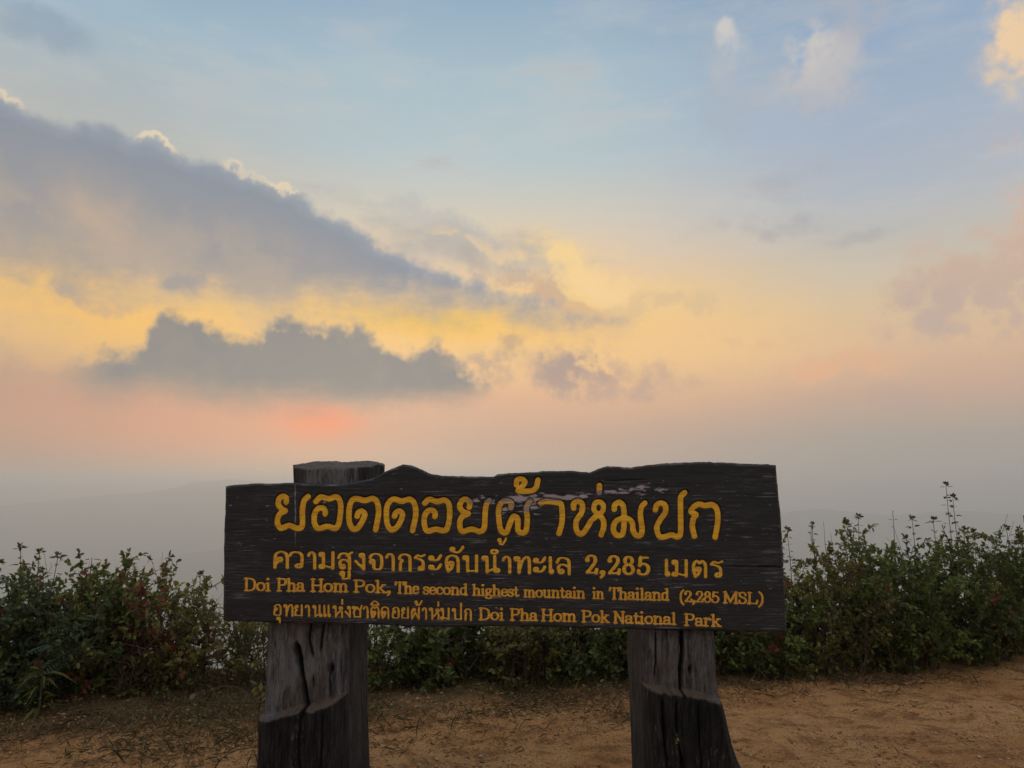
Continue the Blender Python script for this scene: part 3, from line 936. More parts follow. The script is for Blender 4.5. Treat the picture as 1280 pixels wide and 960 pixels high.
bm_, n, b, O, _ = material('sign_board_paint', 0.62, 0.35)
Ox, Oy, Oz = n.xyz(O)
gr = n.noise(n.mapping(O, scale=(2.2, 30, 55)), 2.0, 6, 0.65)
gr2 = n.noise(n.mapping(O, loc=(3, 0, 1), scale=(5, 30, 150)), 2.0, 5, 0.7)
blot = n.noise(n.mapping(O, scale=(1.0, 1, 2.2)), 2.6, 5, 0.6)
c = n.mix(gr, (0.0065, 0.0058, 0.0066, 1), (0.0135, 0.012, 0.0125, 1))
c = n.mix(n.smooth(blot, 0.5, 0.75) * 0.5, c, (0.017, 0.013, 0.012, 1))
scuff = n.smooth(gr2, 0.5, 0.72) * n.smooth(blot, 0.42, 0.62)
c = n.mix(scuff * 0.75, c, (0.13, 0.12, 0.135, 1))
spk = n.smooth(n.noise(n.mapping(O, loc=(7, 0, 2), scale=(3, 30, 45)), 5.0, 4, 0.75), 0.62, 0.70)
c = n.mix(spk * 0.4, c, (0.22, 0.20, 0.22, 1))
at = n.new('ShaderNodeVertexColor', layer_name='tint')
pr, pg, pb = n.xyz(at.outputs[0])
c = n.mix(pr, c, n.mix(gr2, (0.12, 0.10, 0.105, 1), (0.50, 0.43, 0.45, 1)))
c = n.mix(pg, c, (0.030, 0.012, 0.006, 1))
n.put(b.inputs['Base Color'], c)
bump(n, b, gr * 0.5 + gr2 * 0.5, 0.5, 0.004)
tot_v = sum(len(a) for a in V)
tint = np.zeros((tot_v, 3), np.float32)
tint[:nf, 0] = (peel_m * (1 - (1 - sstep(np.minimum(s1, s2), 0.2, 1.4)) * 0.6)).ravel()
drip = np.exp(-((PX - 369 - 0.6 * fbm(PY / 9, PY * 0, 0, 3, 71)) / 0.55) ** 2) * sstep(PY, 604, 612) * (1 - sstep(PY, 655, 690)) * (0.45 + 0.55 * np.sin(PY / 3.3) ** 2)
tint[:nf, 0] = np.maximum(tint[:nf, 0], drip.ravel() * 0.9)
edgew = np.exp(-(dd / 2.2) ** 2) * sstep(fbm(PX / 16, PY / 2.0, 0, 4, 81), 0.08, 0.4) + 0.9 * sstep(fbm(PX / 30, PY / 1.6, 0, 4, 82), 0.34, 0.5) * sstep(fbm(PX / 60, PY / 22, 0, 3, 83), -0.02, 0.3)
tint[:nf, 0] = np.maximum(tint[:nf, 0], np.clip(edgew, 0, 1).ravel() * 0.32 * (np.minimum(s1, s2).ravel() > 0.6))
tint[:nf, 1] = np.maximum(1 - sstep(s1, 0.6, 1.9), 1 - sstep(s2, 0.3, 1.0)).ravel() * (1 - tint[:nf, 0])
board = mesh_np('board', np.vstack(V), faces, bm_, parent=sign, colors=tint)

# lettering: paint laid in the grooves
lm, n, b, O, _ = material('letter_paint', 0.55, 0.3)
wear = n.noise(n.mapping(O, scale=(4, 20, 18)), 3.0, 6, 0.7)
wear2 = n.noise(n.mapping(O, scale=(6, 30, 120)), 2.5, 5, 0.7)
c = n.mix(n.smooth(wear, 0.35, 0.65), (0.80, 0.43, 0.02, 1), (0.60, 0.285, 0.013, 1))
at = n.new('ShaderNodeVertexColor', layer_name='tint')
pr, pg, pb = n.xyz(at.outputs[0])
c = n.mix(n.smooth(wear2 + pr * 0.3, 0.57, 0.70) * 0.8, c, (0.12, 0.065, 0.025, 1))
c = n.mix(pg * 0.8, c, (0.44, 0.19, 0.05, 1))
c = n.mix(n.smooth(pr + (wear2 - 0.5) * 1.2, 0.35, 0.75), c, n.mix(wear, (0.10, 0.085, 0.08, 1), (0.40, 0.33, 0.32, 1)))
n.put(b.inputs['Base Color'], c)
bump(n, b, wear2 + wear * 0.5, 0.4, 0.002)


def lettering(fld, step, jit, dep, orange):
    P, q, t = contour_mesh(fld, step, jit)
    X, Y = P[:, 0], P[:, 1]
    wv = 0.0022 * fbm(X / 120, Y / 14, 0, 3, 52) + 0.0011 * fbm(X / 55, Y / 1.7, 0, 4, 51)
    s = sample(fld, X, Y)
    d = dep + wv - 0.0012 * (1 - np.exp(s / 1.5))
    seam_ = 617.5 + 6.5 * np.interp(X, [560, 600, 640, 700, 760, 830], [1.8, 1.2, 0.9, 0.7, -0.3, -1.2])
    pe = np.exp(-((Y - seam_) / 5.0) ** 2) * sstep(X, 555, 610) * (1 - sstep(X, 800, 840))
    pe = np.maximum(pe, 0.9 * np.exp(-(((X - 655) / 34) ** 2 + ((Y - 634) / 9) ** 2)))
    cl = np.zeros((len(P), 3), np.float32)
    cl[:, 0] = np.clip(pe * 0.9 + fbm(X / 9, Y / 2.6, 0, 4, 61) * 0.5 * pe, 0, 1)
    cl[:, 1] = orange
    fs = [a for a in (q, t) if len(a)]
    return mesh_np('lettering', px_board(X, Y, d), fs, lm, parent=board, colors=cl)


lettering(f1, 2, 0.35, 0.0075, 0.0)
lettering(f2, 1, 0.26, 0.0030, 0.25)
lettering(f3, 1, 0.24, 0.0030, 0.5)
lettering(f4, 1, 0.24, 0.0030, 0.5)

# ---- posts: squared logs cut back to a flat seat for the board, leaving a ledge below it
wm, n, b, O, _ = material('weathered_timber', 0.85, 0.15)
Ox, Oy, Oz = n.xyz(O)
fib = n.noise(n.mapping(O, scale=(34, 34, 4.5)), 1.6, 8, 0.75)
fib2 = n.noise(n.mapping(O, loc=(3, 1, 0), scale=(90, 90, 14)), 1.4, 6, 0.75)
pat = n.noise(O, 5.0, 5, 0.6)
at = n.new('ShaderNodeVertexColor', layer_name='tint')
pr, pg, pb = n.xyz(at.outputs[0])                       # r: old dark creosote below the ledge and darkened sides, g: dust, b: crack
c = n.mix(n.smooth(fib, 0.38, 0.62), (0.034, 0.031, 0.031, 1), (0.165, 0.153, 0.150, 1))
c = n.mix(n.smooth(pat, 0.42, 0.68) * 0.7, c, (0.082, 0.060, 0.046, 1))
c = n.mix(n.smooth(fib2, 0.5, 0.62) * 0.7, c, (0.022, 0.019, 0.019, 1))
dk = n.mix(n.smooth(fib, 0.4, 0.7), (0.011, 0.010, 0.010, 1), (0.044, 0.037, 0.034, 1))
dk = n.mix(n.smooth(fib2 + (pat - 0.5) * 0.5, 0.62, 0.72) * 0.85, dk, (0.24, 0.22, 0.20, 1))
blt = n.noise(n.mapping(O, loc=(4, 2, 9), scale=(1, 1, .45)), 9.0, 5, 0.65)
c = n.mix(n.smooth(blt, 0.5, 0.7) * 0.6, c, (0.17, 0.16, 0.158, 1))
c = n.mix(n.smooth(blt, 0.45, 0.3) * 0.5, c, (0.024, 0.021, 0.021, 1))
c = n.mix(pr, c, dk)
c = n.mix(pg * n.smooth(pat, 0.3, 0.6), c, (0.15, 0.10, 0.065, 1))
c = n.mix(pb, c, (0.012, 0.010, 0.010, 1))
n.put(b.inputs['Base Color'], c)
bump(n, b, fib * 0.6 + fib2 * 0.4, 1.0, 0.022)
em, n, b, O, _ = material('end_grain', 0.9, 0.1)
c = n.mix(n.noise(O, 30, 5, 0.6), (0.04, 0.035, 0.032, 1), (0.13, 0.11, 0.095, 1))
n.put(b.inputs['Base Color'], c)
bump(n, b, n.noise(O, 60, 4, 0.6), 0.8, 0.008)


def post(left_pts, right_pts, ztop_px, ledge, yc, ry, front_cut, cracks, seed, top_slope, side_dark, ledge_out):
    """left_pts / right_pts: picture outline (row, column) of the post at distance yc-ish; ledge: (col, row) line of the step"""
    ycut = YB + front_cut
    zof = lambda py, Y: EYE + Y * pix_dir(640, py)[2] / pix_dir(640, py)[1]
    rows = np.concatenate([np.linspace(ztop_px, 800, 90), np.linspace(801, 965, 230), np.linspace(968, 1200, 60)])
    zs = np.array([zof(r, ycut) for r in rows])
    keep = zs > -0.25
    rows, zs = rows[keep], zs[keep]
    xl = np.interp(rows, [p[0] for p in left_pts], [p[1] for p in left_pts])
    xr = np.interp(rows, [p[0] for p in right_pts], [p[1] for p in right_pts])
    scl = np.array([ycut / pix_dir(640, r)[1] for r in rows])
    sclm = np.array([(ycut + 0.03) / pix_dir(640, r)[1] for r in rows])
    XL, XR = (xl - 640) / F * sclm, (xr - 640) / F * sclm
    NA = 380
    th = np.linspace(0, 2 * math.pi, NA, endpoint=False)
    cxx = ((XL + XR) / 2)[:, None]; hw = ((XR - XL) / 2)[:, None]
    pw = 0.5                                        # squarish log
    t0 = np.linspace(0, 2 * math.pi, 20001)
    vx = np.sign(np.cos(t0)) * np.abs(np.cos(t0)) ** pw; vy = np.sign(np.sin(t0)) * np.abs(np.sin(t0)) ** pw
    al = np.concatenate([[0], np.cumsum(np.hypot(np.diff(vx), np.diff(vy)))])
    sa = np.linspace(0, al[-1], NA, endpoint=False)
    ux, uy = np.interp(sa, al, vx), np.interp(sa, al, vy)
    th = np.arctan2(uy, ux)
    zc = zs[:, None] + 0 * th
    # lengthwise checks and fibres
    dispr = 0.012 * fbm(np.cos(th) * 9 + 0 * zc, np.sin(th) * 9 + 0 * zc, zc * 1.3, 4, seed) + 0.004 * fbm(np.cos(th) * 30 + 0 * zc, np.sin(th) * 30 + 0 * zc, zc * 2.0, 3, seed + 3)
    wtop = ((1 - sstep(rows, 600, 640)) * (1.0 if top_slope else 0.0))[:, None]
    x = cxx + (ux * (1 - wtop) + np.cos(th) * wtop) * hw * (1 + dispr * 3)
    y = yc + (uy * ry * (1 - wtop) + np.sin(th) * 0.235 * wtop) * (1 + dispr * 2)
    # which rows are above the ledge line at this column
    pxcol = 640 + x / scl[:, None] * F
    led = -4.0 + np.interp(pxcol, [p[0] for p in ledge], [p[1] for p in ledge]) + 2.4 * fbm(pxcol / 7, pxcol * 0, 0, 4, seed + 5)
    above = sstep(led - rows[:, None], -0.9, 0.9)
    isfront = (uy < 0)
    ycut_n = ycut + 0.004 * fbm(pxcol / 16, zc * 2.0, 0, 3, seed + 6) + 0.0015 * fbm(pxcol / 1.6, zc * 3.0, 0, 3, seed + 8)
    ylow = ycut - ledge_out + (0.030 * np.abs(fbm(pxcol / 8.0, zc * 0.7, 0, 3, seed + 7)) + 0.012 * fbm(pxcol / 2.2, zc * 1.6, 0, 3, seed + 9))
    yf = np.where(above > 0.5, ycut_n, ylow)
    yf = ycut_n * above + ylow * (1 - above)
    round_ = 0.035 * sstep(np.abs(x - cxx) / hw, 0.72, 1.0) ** 2
    y = np.where(isfront, np.maximum(y, yf + round_), y)
    crk = np.zeros_like(y)
    for (pts_c, w_, dp) in cracks:
        line = np.interp(rows, [p[1] for p in pts_c], [p[0] for p in pts_c])[:, None] + 1.2 * fbm(rows[:, None] / 14, rows[:, None] * 0, 0, 3, seed + 11)
        act = (sstep(rows, pts_c[0][1] - 6, pts_c[0][1] + 6) * (1 - sstep(rows, pts_c[-1][1] - 6, pts_c[-1][1] + 6)))[:, None]
        wid = w_ * (0.5 + 0.8 * act * (0.5 + 0.5 * fbm(rows[:, None] / 25, rows[:, None] * 0, 0, 2, seed + 12)))
        g = np.exp(-((pxcol - line) / wid) ** 2) * act * isfront
        crk = np.maximum(crk, g)
        y = y + dp * g
    V = [np.stack([x, y, zc], -1)]
    V[0][:, :, 2] += (top_slope * (y - yc) * sstep(zc, zs[0] - 0.25, zs[0])) + 0.016 * sstep(zc, zs[0] - 0.05, zs[0]) * fbm(x * 14, y * 14, 0, 4, seed + 13)
    nr = len(zs)
    tint = np.zeros((nr, NA, 3), np.float32)
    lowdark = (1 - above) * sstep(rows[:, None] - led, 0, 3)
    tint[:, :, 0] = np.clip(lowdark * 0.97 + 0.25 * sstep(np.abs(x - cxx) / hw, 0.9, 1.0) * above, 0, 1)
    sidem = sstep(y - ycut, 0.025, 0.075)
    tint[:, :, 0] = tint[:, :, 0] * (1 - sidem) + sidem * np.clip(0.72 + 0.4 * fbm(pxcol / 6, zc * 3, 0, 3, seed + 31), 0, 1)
    if side_dark:
        tint[:, :, 0] = np.maximum(tint[:, :, 0], sstep(side_dark - pxcol, -1, 2) * sstep(rows[:, None], 700, 760))
    shelf = np.exp(-((rows[:, None] - led - 0.0) / 2.0) ** 2) * isfront * np.clip(0.75 + 0.6 * fbm(pxcol / 5, rows[:, None] / 5, 0, 3, seed + 21), 0, 1)
    tint[:, :, 1] = shelf * 0.9 * (1 - sidem)
    tint[:, :, 2] = np.clip(crk * 1.3, 0, 1)
    P = V[0].reshape(-1, 3)
    T = tint.reshape(-1, 3)
    fc = [grid_faces(NA, nr, True)[:, ::-1]]
    # end grain cap: rings shrinking to the middle
    ring_i = np.arange(NA)
    Pt = P[:NA]
    cen = Pt.mean(0)
    last = ring_i
    capf = []
    for k, f_ in enumerate((0.93, 0.8, 0.6, 0.4, 0.2)):
        Q = cen + (Pt - cen) * f_
        Q[:, 2] += 0.006 * (1 if k else 0.3) + 0.004 * fbm(Q[:, 0] * 40, Q[:, 1] * 40, 0, 3, seed + 14)
        cur = len(P) + np.arange(NA)
        P = np.vstack([P, Q]); T = np.vstack([T, np.zeros((NA, 3))])
        capf.append(np.stack([last, np.roll(last, -1), np.roll(cur, -1), cur], 1))
        last = cur
    P = np.vstack([P, cen + [[0, 0, 0.008]]]); T = np.vstack([T, np.zeros((1, 3))])
    tri = np.stack([last, np.roll(last, -1), np.full(NA, len(P) - 1)], 1)
    allf = fc + capf + [tri]
    mi = np.concatenate([np.full(len(f_), 0 if k == 0 else 1) for k, f_ in enumerate(allf)])
    return mesh_np('post', P - SL, allf, [wm, em], parent=sign, mat_idx=mi, colors=T)


pl_ = post([(570, 353), (605, 354), (690, 348), (780, 334.5), (890, 329), (897, 325), (960, 322), (1200, 312)],
           [(570, 470), (605, 468), (690, 450), (780, 437), (880, 436), (960, 437), (1200, 446)],
           579.5, [(300, 902), (328, 900), (345, 895), (365, 889), (380, 886), (395, 885), (412, 879), (440, 870), (452, 867), (480, 864)], YB + 0.29, 0.345, 0.058,
           [([(371, 805), (374, 830), (379, 850), (385, 890)], 3.2, 0.05), ([(389, 775), (387, 800), (391, 820)], 1.3, 0.03), ([(406, 775), (401, 815)], 1.0, 0.025), ([(412, 842), (413, 870)], 0.9, 0.03), ([(414, 832), (414, 842)], 3.0, 0.045), ([(392, 846), (392, 858)], 1.0, 0.02), ([(383, 886), (381, 930), (384, 1000)], 1.6, 0.03), ([(410, 884), (408, 960)], 1.2, 0.02)], 101, 0.09, 0, 0.10)
pl_['label'] = 'taller post with a sawn top rising above the board'
pr_ = post([(570, 814), (700, 806), (790, 801), (853, 801), (880, 802), (960, 805), (1200, 813)],
           [(570, 888), (700, 890), (790, 893), (868, 898), (880, 902), (900, 907), (930, 914), (950, 921), (960, 926), (1030, 950), (1200, 985)],
           640, [(780, 857), (792, 857), (815, 861), (840, 865), (870, 869), (890, 874), (905, 880), (930, 884)], YB + 0.27, 0.33, 0.058,
           [([(852, 786), (851, 835), (850, 868)], 1.8, 0.045), ([(819, 790), (819, 845)], 0.7, 0.015), ([(795, 788), (793, 856)], 1.3, 0.03), ([(822, 868), (824, 900), (830, 960), (832, 1000)], 1.6, 0.04), ([(840, 872), (841, 910), (850, 960)], 1.7, 0.04), ([(866, 874), (868, 920), (874, 1000)], 1.3, 0.035), ([(801, 864), (803, 960)], 1.3, 0.03), ([(863, 833), (863, 842)], 2.0, 0.03)], 202, 0.0, 793, 0.095)
# ------------------------------------------------------------------ vegetation
LEAF_V = np.array([(0, 0, 0), (-.27, .3, .05), (0, .33, -.02), (.27, .3, .05), (-.23, .62, .03), (0, .66, -.05), (.23, .62, .03), (0, 1, -.12)], float)
LEAF_Q = np.array([(1, 2, 5, 4), (2, 3, 6, 5)])
LEAF_T = np.array([(0, 2, 1), (0, 3, 2), (4, 5, 7), (5, 6, 7)])
_fv, _fq = [], []
for _k in range(9):                      # a pinnate frond: nine pairs of narrow leaflets
    _t = 0.12 + 0.86 * _k / 8
    _l = 0.30 * math.sin(math.pi * (0.18 + 0.74 * _k / 8))
    for _s in (-1, 1):
        o_ = len(_fv)
        _fv += [(0, _t, -.18 * _t * _t), (_s * _l * .45, _t - .02 + .05, .02 - .18 * _t * _t), (_s * _l, _t + .10, -.03 - .18 * _t * _t), (_s * _l * .5, _t + .10, -.18 * _t * _t)]
        _fq.append((o_, o_ + 1, o_ + 2, o_ + 3) if _s > 0 else (o_, o_ + 3, o_ + 2, o_ + 1))
FROND_V, FROND_Q = np.array(_fv), np.array(_fq)
STRAP_V = LEAF_V * np.array([0.28, 1, 1.0]) + np.array([(0, 0, -0.75 * t * t) for t in LEAF_V[:, 1]])


def leaf_material(name, trans):
    m, n, b, O, o_ = material(name, 0.55, 0.3)
    at = n.new('ShaderNodeVertexColor', layer_name='tint')
    tn = n.noise(O, 40, 3, 0.6)
    c = n.mix(n.smooth(tn, 0.3, 0.7) * 0.35, S(n, at.outputs[0]), (0.02, 0.025, 0.012, 1))
    n.put(b.inputs['Base Color'], c)
    tr = n.new('ShaderNodeBsdfTranslucent')
    n.put(tr.inputs['Color'], n.mix(0.5, c, (0.13, 0.16, 0.03, 1)))
    mxs = n.new('ShaderNodeMixShader')
    mxs.inputs[0].default_value = trans
    n.links.new(b.outputs[0], mxs.inputs[1]); n.links.new(tr.outputs[0], mxs.inputs[2])
    n.links.new(mxs.outputs[0], o_.inputs[0])
    return m


leafm = leaf_material('leaf', 0.42)
grassm = leaf_material('grass_blade', 0.2)
stm, n, b, O, _ = material('twig_bark', 0.85, 0.1)
n.put(b.inputs['Base Color'], n.mix(n.noise(O, 30, 3, 0.6), (0.055, 0.035, 0.024, 1), (0.12, 0.075, 0.05, 1)))


def unit(a):
    return a / np.maximum(np.linalg.norm(a, axis=-1, keepdims=True), 1e-9)


def leaves_mesh(name, P, Dr, Nn, Sz, Cl, parent, template=LEAF_V, mat=None, quads=LEAF_Q, tris_=LEAF_T):
    """one leaf per row: position, direction, face normal, size, colour"""
    P, Dr, Nn = np.asarray(P), unit(np.asarray(Dr)), np.asarray(Nn)
    X = unit(np.cross(Dr, Nn)); Z = np.cross(X, Dr)
    Sz = np.asarray(Sz)[:, None, None]
    V = P[:, None, :] + Sz * (template[None, :, 0:1] * X[:, None] + template[None, :, 1:2] * Dr[:, None] + template[None, :, 2:3] * Z[:, None])
    k = len(template)
    off = (np.arange(len(P)) * k)[:, None, None]
    fl = [(quads[None] + off).reshape(-1, 4)] + ([(tris_[None] + off).reshape(-1, 3)] if tris_ is not None else [])
    C = np.repeat(np.asarray(Cl), k, axis=0)
    return mesh_np(name, V.reshape(-1, 3), fl, mat or leafm, smooth=False, parent=parent, colors=C)


def tubes(lines, sides=4):
    """lines: list of (points (n,3), r0, r1)"""
    V, Fq, o = [], [], 0
    for P, r0, r1 in lines:
        P = np.asarray(P, float)
        nn = len(P)
        T = unit(np.gradient(P, axis=0))
        ref = np.array([0.3, 0.9, 0.2]) if abs(T[0][2]) > 0.8 else np.array([0, 0, 1.0])
        A_ = unit(np.cross(T, ref)); B_ = np.cross(T, A_)
        r = np.linspace(r0, r1, nn)[:, None, None]
        th = np.arange(sides) * 2 * math.pi / sides
        ringv = P[:, None] + r * (np.cos(th)[None, :, None] * A_[:, None] + np.sin(th)[None, :, None] * B_[:, None])
        V.append(ringv.reshape(-1, 3))
        Fq.append(grid_faces(sides, nn, True) + o)
        o += nn * sides
    return np.vstack(V), [np.vstack(Fq)]


PAL = {
    'green': [(0.045, 0.075, 0.016), (0.065, 0.098, 0.02), (0.035, 0.058, 0.018), (0.095, 0.12, 0.026)],
    'olive': [(0.075, 0.082, 0.02), (0.055, 0.066, 0.018), (0.11, 0.105, 0.03), (0.065, 0.05, 0.022)],
    'deep': [(0.034, 0.052, 0.016), (0.045, 0.068, 0.018), (0.026, 0.04, 0.015), (0.068, 0.085, 0.022)],
    'bluish': [(0.03, 0.055, 0.03), (0.04, 0.066, 0.036), (0.028, 0.048, 0.024), (0.06, 0.08, 0.03)],
}


def pick(pal, k, rr, red, yellow):
    p = np.array(PAL[pal])
    c = p[rr.integers(0, len(p), k)] * (1.2 + 1.3 * rr.random((k, 1))) * np.array([1.12, 1.0, 0.9])
    u_ = rr.random(k)
    c[u_ < red] = np.array((0.20, 0.035, 0.018)) * (0.6 + 0.7 * rr.random(((u_ < red).sum(), 1)))
    m = (u_ >= red) & (u_ < red + yellow)
    c[m] = np.array((0.26, 0.17, 0.03)) * (0.6 + 0.6 * rr.random((m.sum(), 1)))
    return c


def curve_line(p, d, L, n_, rr, bend=0.25, grav=0.0):
    P = [np.array(p, float)]
    d = unit(np.array(d, float))
    for k in range(n_):
        d = unit(d + rr.normal(0, bend, 3) / math.sqrt(n_) + np.array([0, 0, -grav / n_]))
        P.append(P[-1] + d * L / n_)
    return np.array(P)


def shrub(px, Y, wid, dep, H, label, pal, seed, stems=22, leaf=0.045, per_m=92, red=0.03, yellow=0.03, bare=0.0, airy=0.0, fronds=0):
    rr = np.random.default_rng(seed)
    x = at_depth(px, 480, Y)[0]
    g = float(ground_h(x, Y))
    root = empty('shrub', (x, Y, g - 0.03))
    tag(root, label, 'shrub', 'shrubs in the hedge at the edge of the summit clearing')
    lines, P, Dr, Sz = [], [], [], []
    for s in range(stems):
        a = rr.uniform(0, 2 * math.pi); q = math.sqrt(rr.random())
        bx, by = 0.62 * q * math.cos(a) * wid, 0.62 * q * math.sin(a) * dep
        hh = H * (rr.uniform(0.55, 1.0) if s % 4 else rr.uniform(0.2, 0.45)) * (1.0 - 0.22 * q)
        lean = np.array([bx * 0.55 / max(wid, .1), by * 0.45 / max(dep, .1), 1.0])
        gz_ = float(ground_h(x + bx, Y + by)) - g
        ln = curve_line((bx, by, gz_), lean, hh * 1.06, 12, rr, 0.30)
        lines.append((ln, 0.0075, 0.0025))
        twigs = [(ln, 0.08)]
        for k in range(int(rr.integers(6, 10))):
            j = int(rr.integers(1, 12))
            d = np.array([rr.normal(), rr.normal() , 0.55 + 0.5 * rr.random()])
            tl = rr.uniform(0.18, 0.42) * min(1.0, H) * (1.15 - 0.3 * j / 12)
            tw = curve_line(ln[j], d, tl, 6, rr, 0.5)
            lines.append((tw, 0.0032, 0.0012))
            twigs.append((tw, 0.1))
            if rr.random() < 0.6:
                t2 = curve_line(tw[3], d + rr.normal(0, 0.8, 3), tl * 0.6, 5, rr, 0.5)
                lines.append((t2, 0.002, 0.001)); twigs.append((t2, 0.05))
        for tw, s0 in twigs:
            L = np.linalg.norm(np.diff(tw, axis=0), axis=1).sum()
            k = max(int(L * per_m * (1 - bare)), 2)
            t = s0 + (1 - s0) * rr.random(k) ** 0.8
            f_ = t * (len(tw) - 1); i = np.minimum(f_.astype(int), len(tw) - 2); fr = (f_ - i)[:, None]
            pos = tw[i] * (1 - fr) + tw[i + 1] * fr
            td = unit(tw[i + 1] - tw[i])
            dr = unit(rr.normal(0, 1, (k, 3)) + td * 0.5 + np.array([0, 0, 0.05]))
            P.append(pos); Dr.append(dr); Sz.append(leaf * rr.uniform(0.5, 1.25, k))
    for s in range(7):                       # dead bare shoots
        bx, by = rr.uniform(-.5, .5) * wid, rr.uniform(-.6, .1) * dep
        ln = curve_line((bx, by, 0), (rr.normal(0, .3), rr.normal(0, .2), 1), H * rr.uniform(.7, 1.08), 12, rr, 0.35)
        lines.append((ln, .0045, .0012))
        for k in range(4):
            lines.append((curve_line(ln[int(rr.integers(4, 11))], (rr.normal(), rr.normal(), .7), .16, 5, rr, .6), .002, .0008))
    P, Dr, Sz = np.vstack(P), np.vstack(Dr), np.concatenate(Sz)
    keep = P[:, 2] > float(np.min(P[:, 2])) + 0.015
    if airy:
        keep &= fbm(P[:, 0] * 5, P[:, 1] * 5, P[:, 2] * 5, 2, seed) > -airy
    P, Dr, Sz = P[keep], Dr[keep], Sz[keep]
    k = len(P)
    N_ = rr.normal(0, 0.55, (k, 3)) + np.array([0, 0, 1.0])
    C = pick(pal, k, rr, 0, yellow)
    # red leaves sit together on a few twigs
    rm = fbm(P[:, 0] * 4.5, P[:, 1] * 4.5, P[:, 2] * 4.5, 2, seed + 5) > (0.62 - red * 3)
    if red:
        C[rm] = np.array((0.19, 0.04, 0.02)) * (0.5 + 0.8 * rr.random((rm.sum(), 1)))
    # clumps of lighter, younger growth
    cl = fbm(P[:, 0] * 3.2, P[:, 1] * 3.2, P[:, 2] * 3.2, 2, seed + 9)[:, None]
    C = C * (1 + 0.55 * cl)
    tv, tf = tubes(lines)
    mesh_np('stems', tv, tf, stm, parent=root)
    leaves_mesh('foliage', P, Dr, N_, Sz, np.clip(C, 0.004, 1), root)
    if fronds:
        i = rr.integers(0, k, fronds)
        d = unit(rr.normal(0, 1, (fronds, 3)) * [1, 1, .35] + [0, -.7, .1])
        leaves_mesh('fronds', P[i], d, rr.normal(0, .3, (fronds, 3)) + [0, -.3, 1], rr.uniform(.11, .2, fronds), pick(pal, fronds, rr, .02, .02) * 1.25, root, template=FROND_V, quads=FROND_Q, tris_=None)
    return root


#       px   Y    wid   dep   H    label
SHR = [
    (-75, 5.0, .62, .55, .96, 'dark green leafy shrub cut by the left edge of the photo', 'deep', dict(leaf=.05, yellow=.02)),
    (40, 5.35, .55, .5, .98, 'dark green fern-leaved shrub behind the drooping straps of leaf at lower left', 'bluish', dict(leaf=.046, red=.05, fronds=130)),
    (125, 5.75, .5, .5, 1.1, 'bushy green shrub with a few yellow leaves, right of the three budding stalks', 'green', dict(yellow=.05, airy=.45, stems=40)),
    (205, 5.75, .42, .5, 1.06, 'twiggy shrub with red leaves near its top', 'olive', dict(red=.13, airy=.22, yellow=.04, stems=38)),
    (275, 5.85, .40, .45, .92, 'sparse shrub with see-through twigs beside the left end of the board', 'olive', dict(stems=13, per_m=62, airy=.12, red=.03)),
    (352, 5.95, .42, .45, .74, 'pale speckled shrub half behind the taller left post', 'olive', dict(stems=15, airy=.15, leaf=.036)),
    (470, 5.95, .42, .45, .78, 'dark shrub under the board just right of the taller left post', 'green', dict(stems=18, leaf=.045, airy=.3)),
    (555, 6.0, .42, .45, .80, 'dark broad-leaved shrub under the left half of the board, between the posts', 'deep', dict(leaf=.055, airy=.4)),
    (645, 6.05, .42, .45, .80, 'olive shrub with pale light showing through its top, under the middle of the board', 'olive', dict(red=.05, airy=.2)),
    (735, 6.1, .42, .45, .80, 'dense dark shrub under the board, left of the shorter right post', 'deep', dict(airy=.5)),
    (840, 6.15, .42, .45, .84, 'dark shrub behind the shorter right post', 'deep', dict(airy=.4)),
    (935, 6.2, .45, .48, .92, 'green shrub under the right-hand end of the board', 'green', dict(airy=.35)),
    (1015, 6.35, .42, .5, 1.2, 'loose shrub with light gaps just right of the board', 'olive', dict(airy=.25, stems=28, yellow=.04)),
    (1095, 6.55, .52, .55, 1.36, 'tall leafy shrub between the board and the highest budding stalk', 'green', dict(airy=.6, stems=42)),
    (1180, 6.75, .52, .55, 1.34, 'thick dark green shrub beneath the highest budding stalk', 'deep', dict(airy=.7, stems=44)),
    (1268, 7.25, .58, .6, 1.34, 'deep green shrub with an orange leaf at the right edge of the photo', 'deep', dict(airy=.7, stems=44, yellow=.015)),
    (1360, 7.7, .6, .6, 1.2, 'dark shrub cut by the right edge of the photo', 'deep', dict(airy=.6)),
]
for i, (px, Y, wd, dp, H, lab, pal, kw) in enumerate(SHR):
    kw = dict(kw)
    kw.setdefault('stems', 32)
    shrub(px, Y, wd, dp, H, lab, pal, 300 + i, **kw)


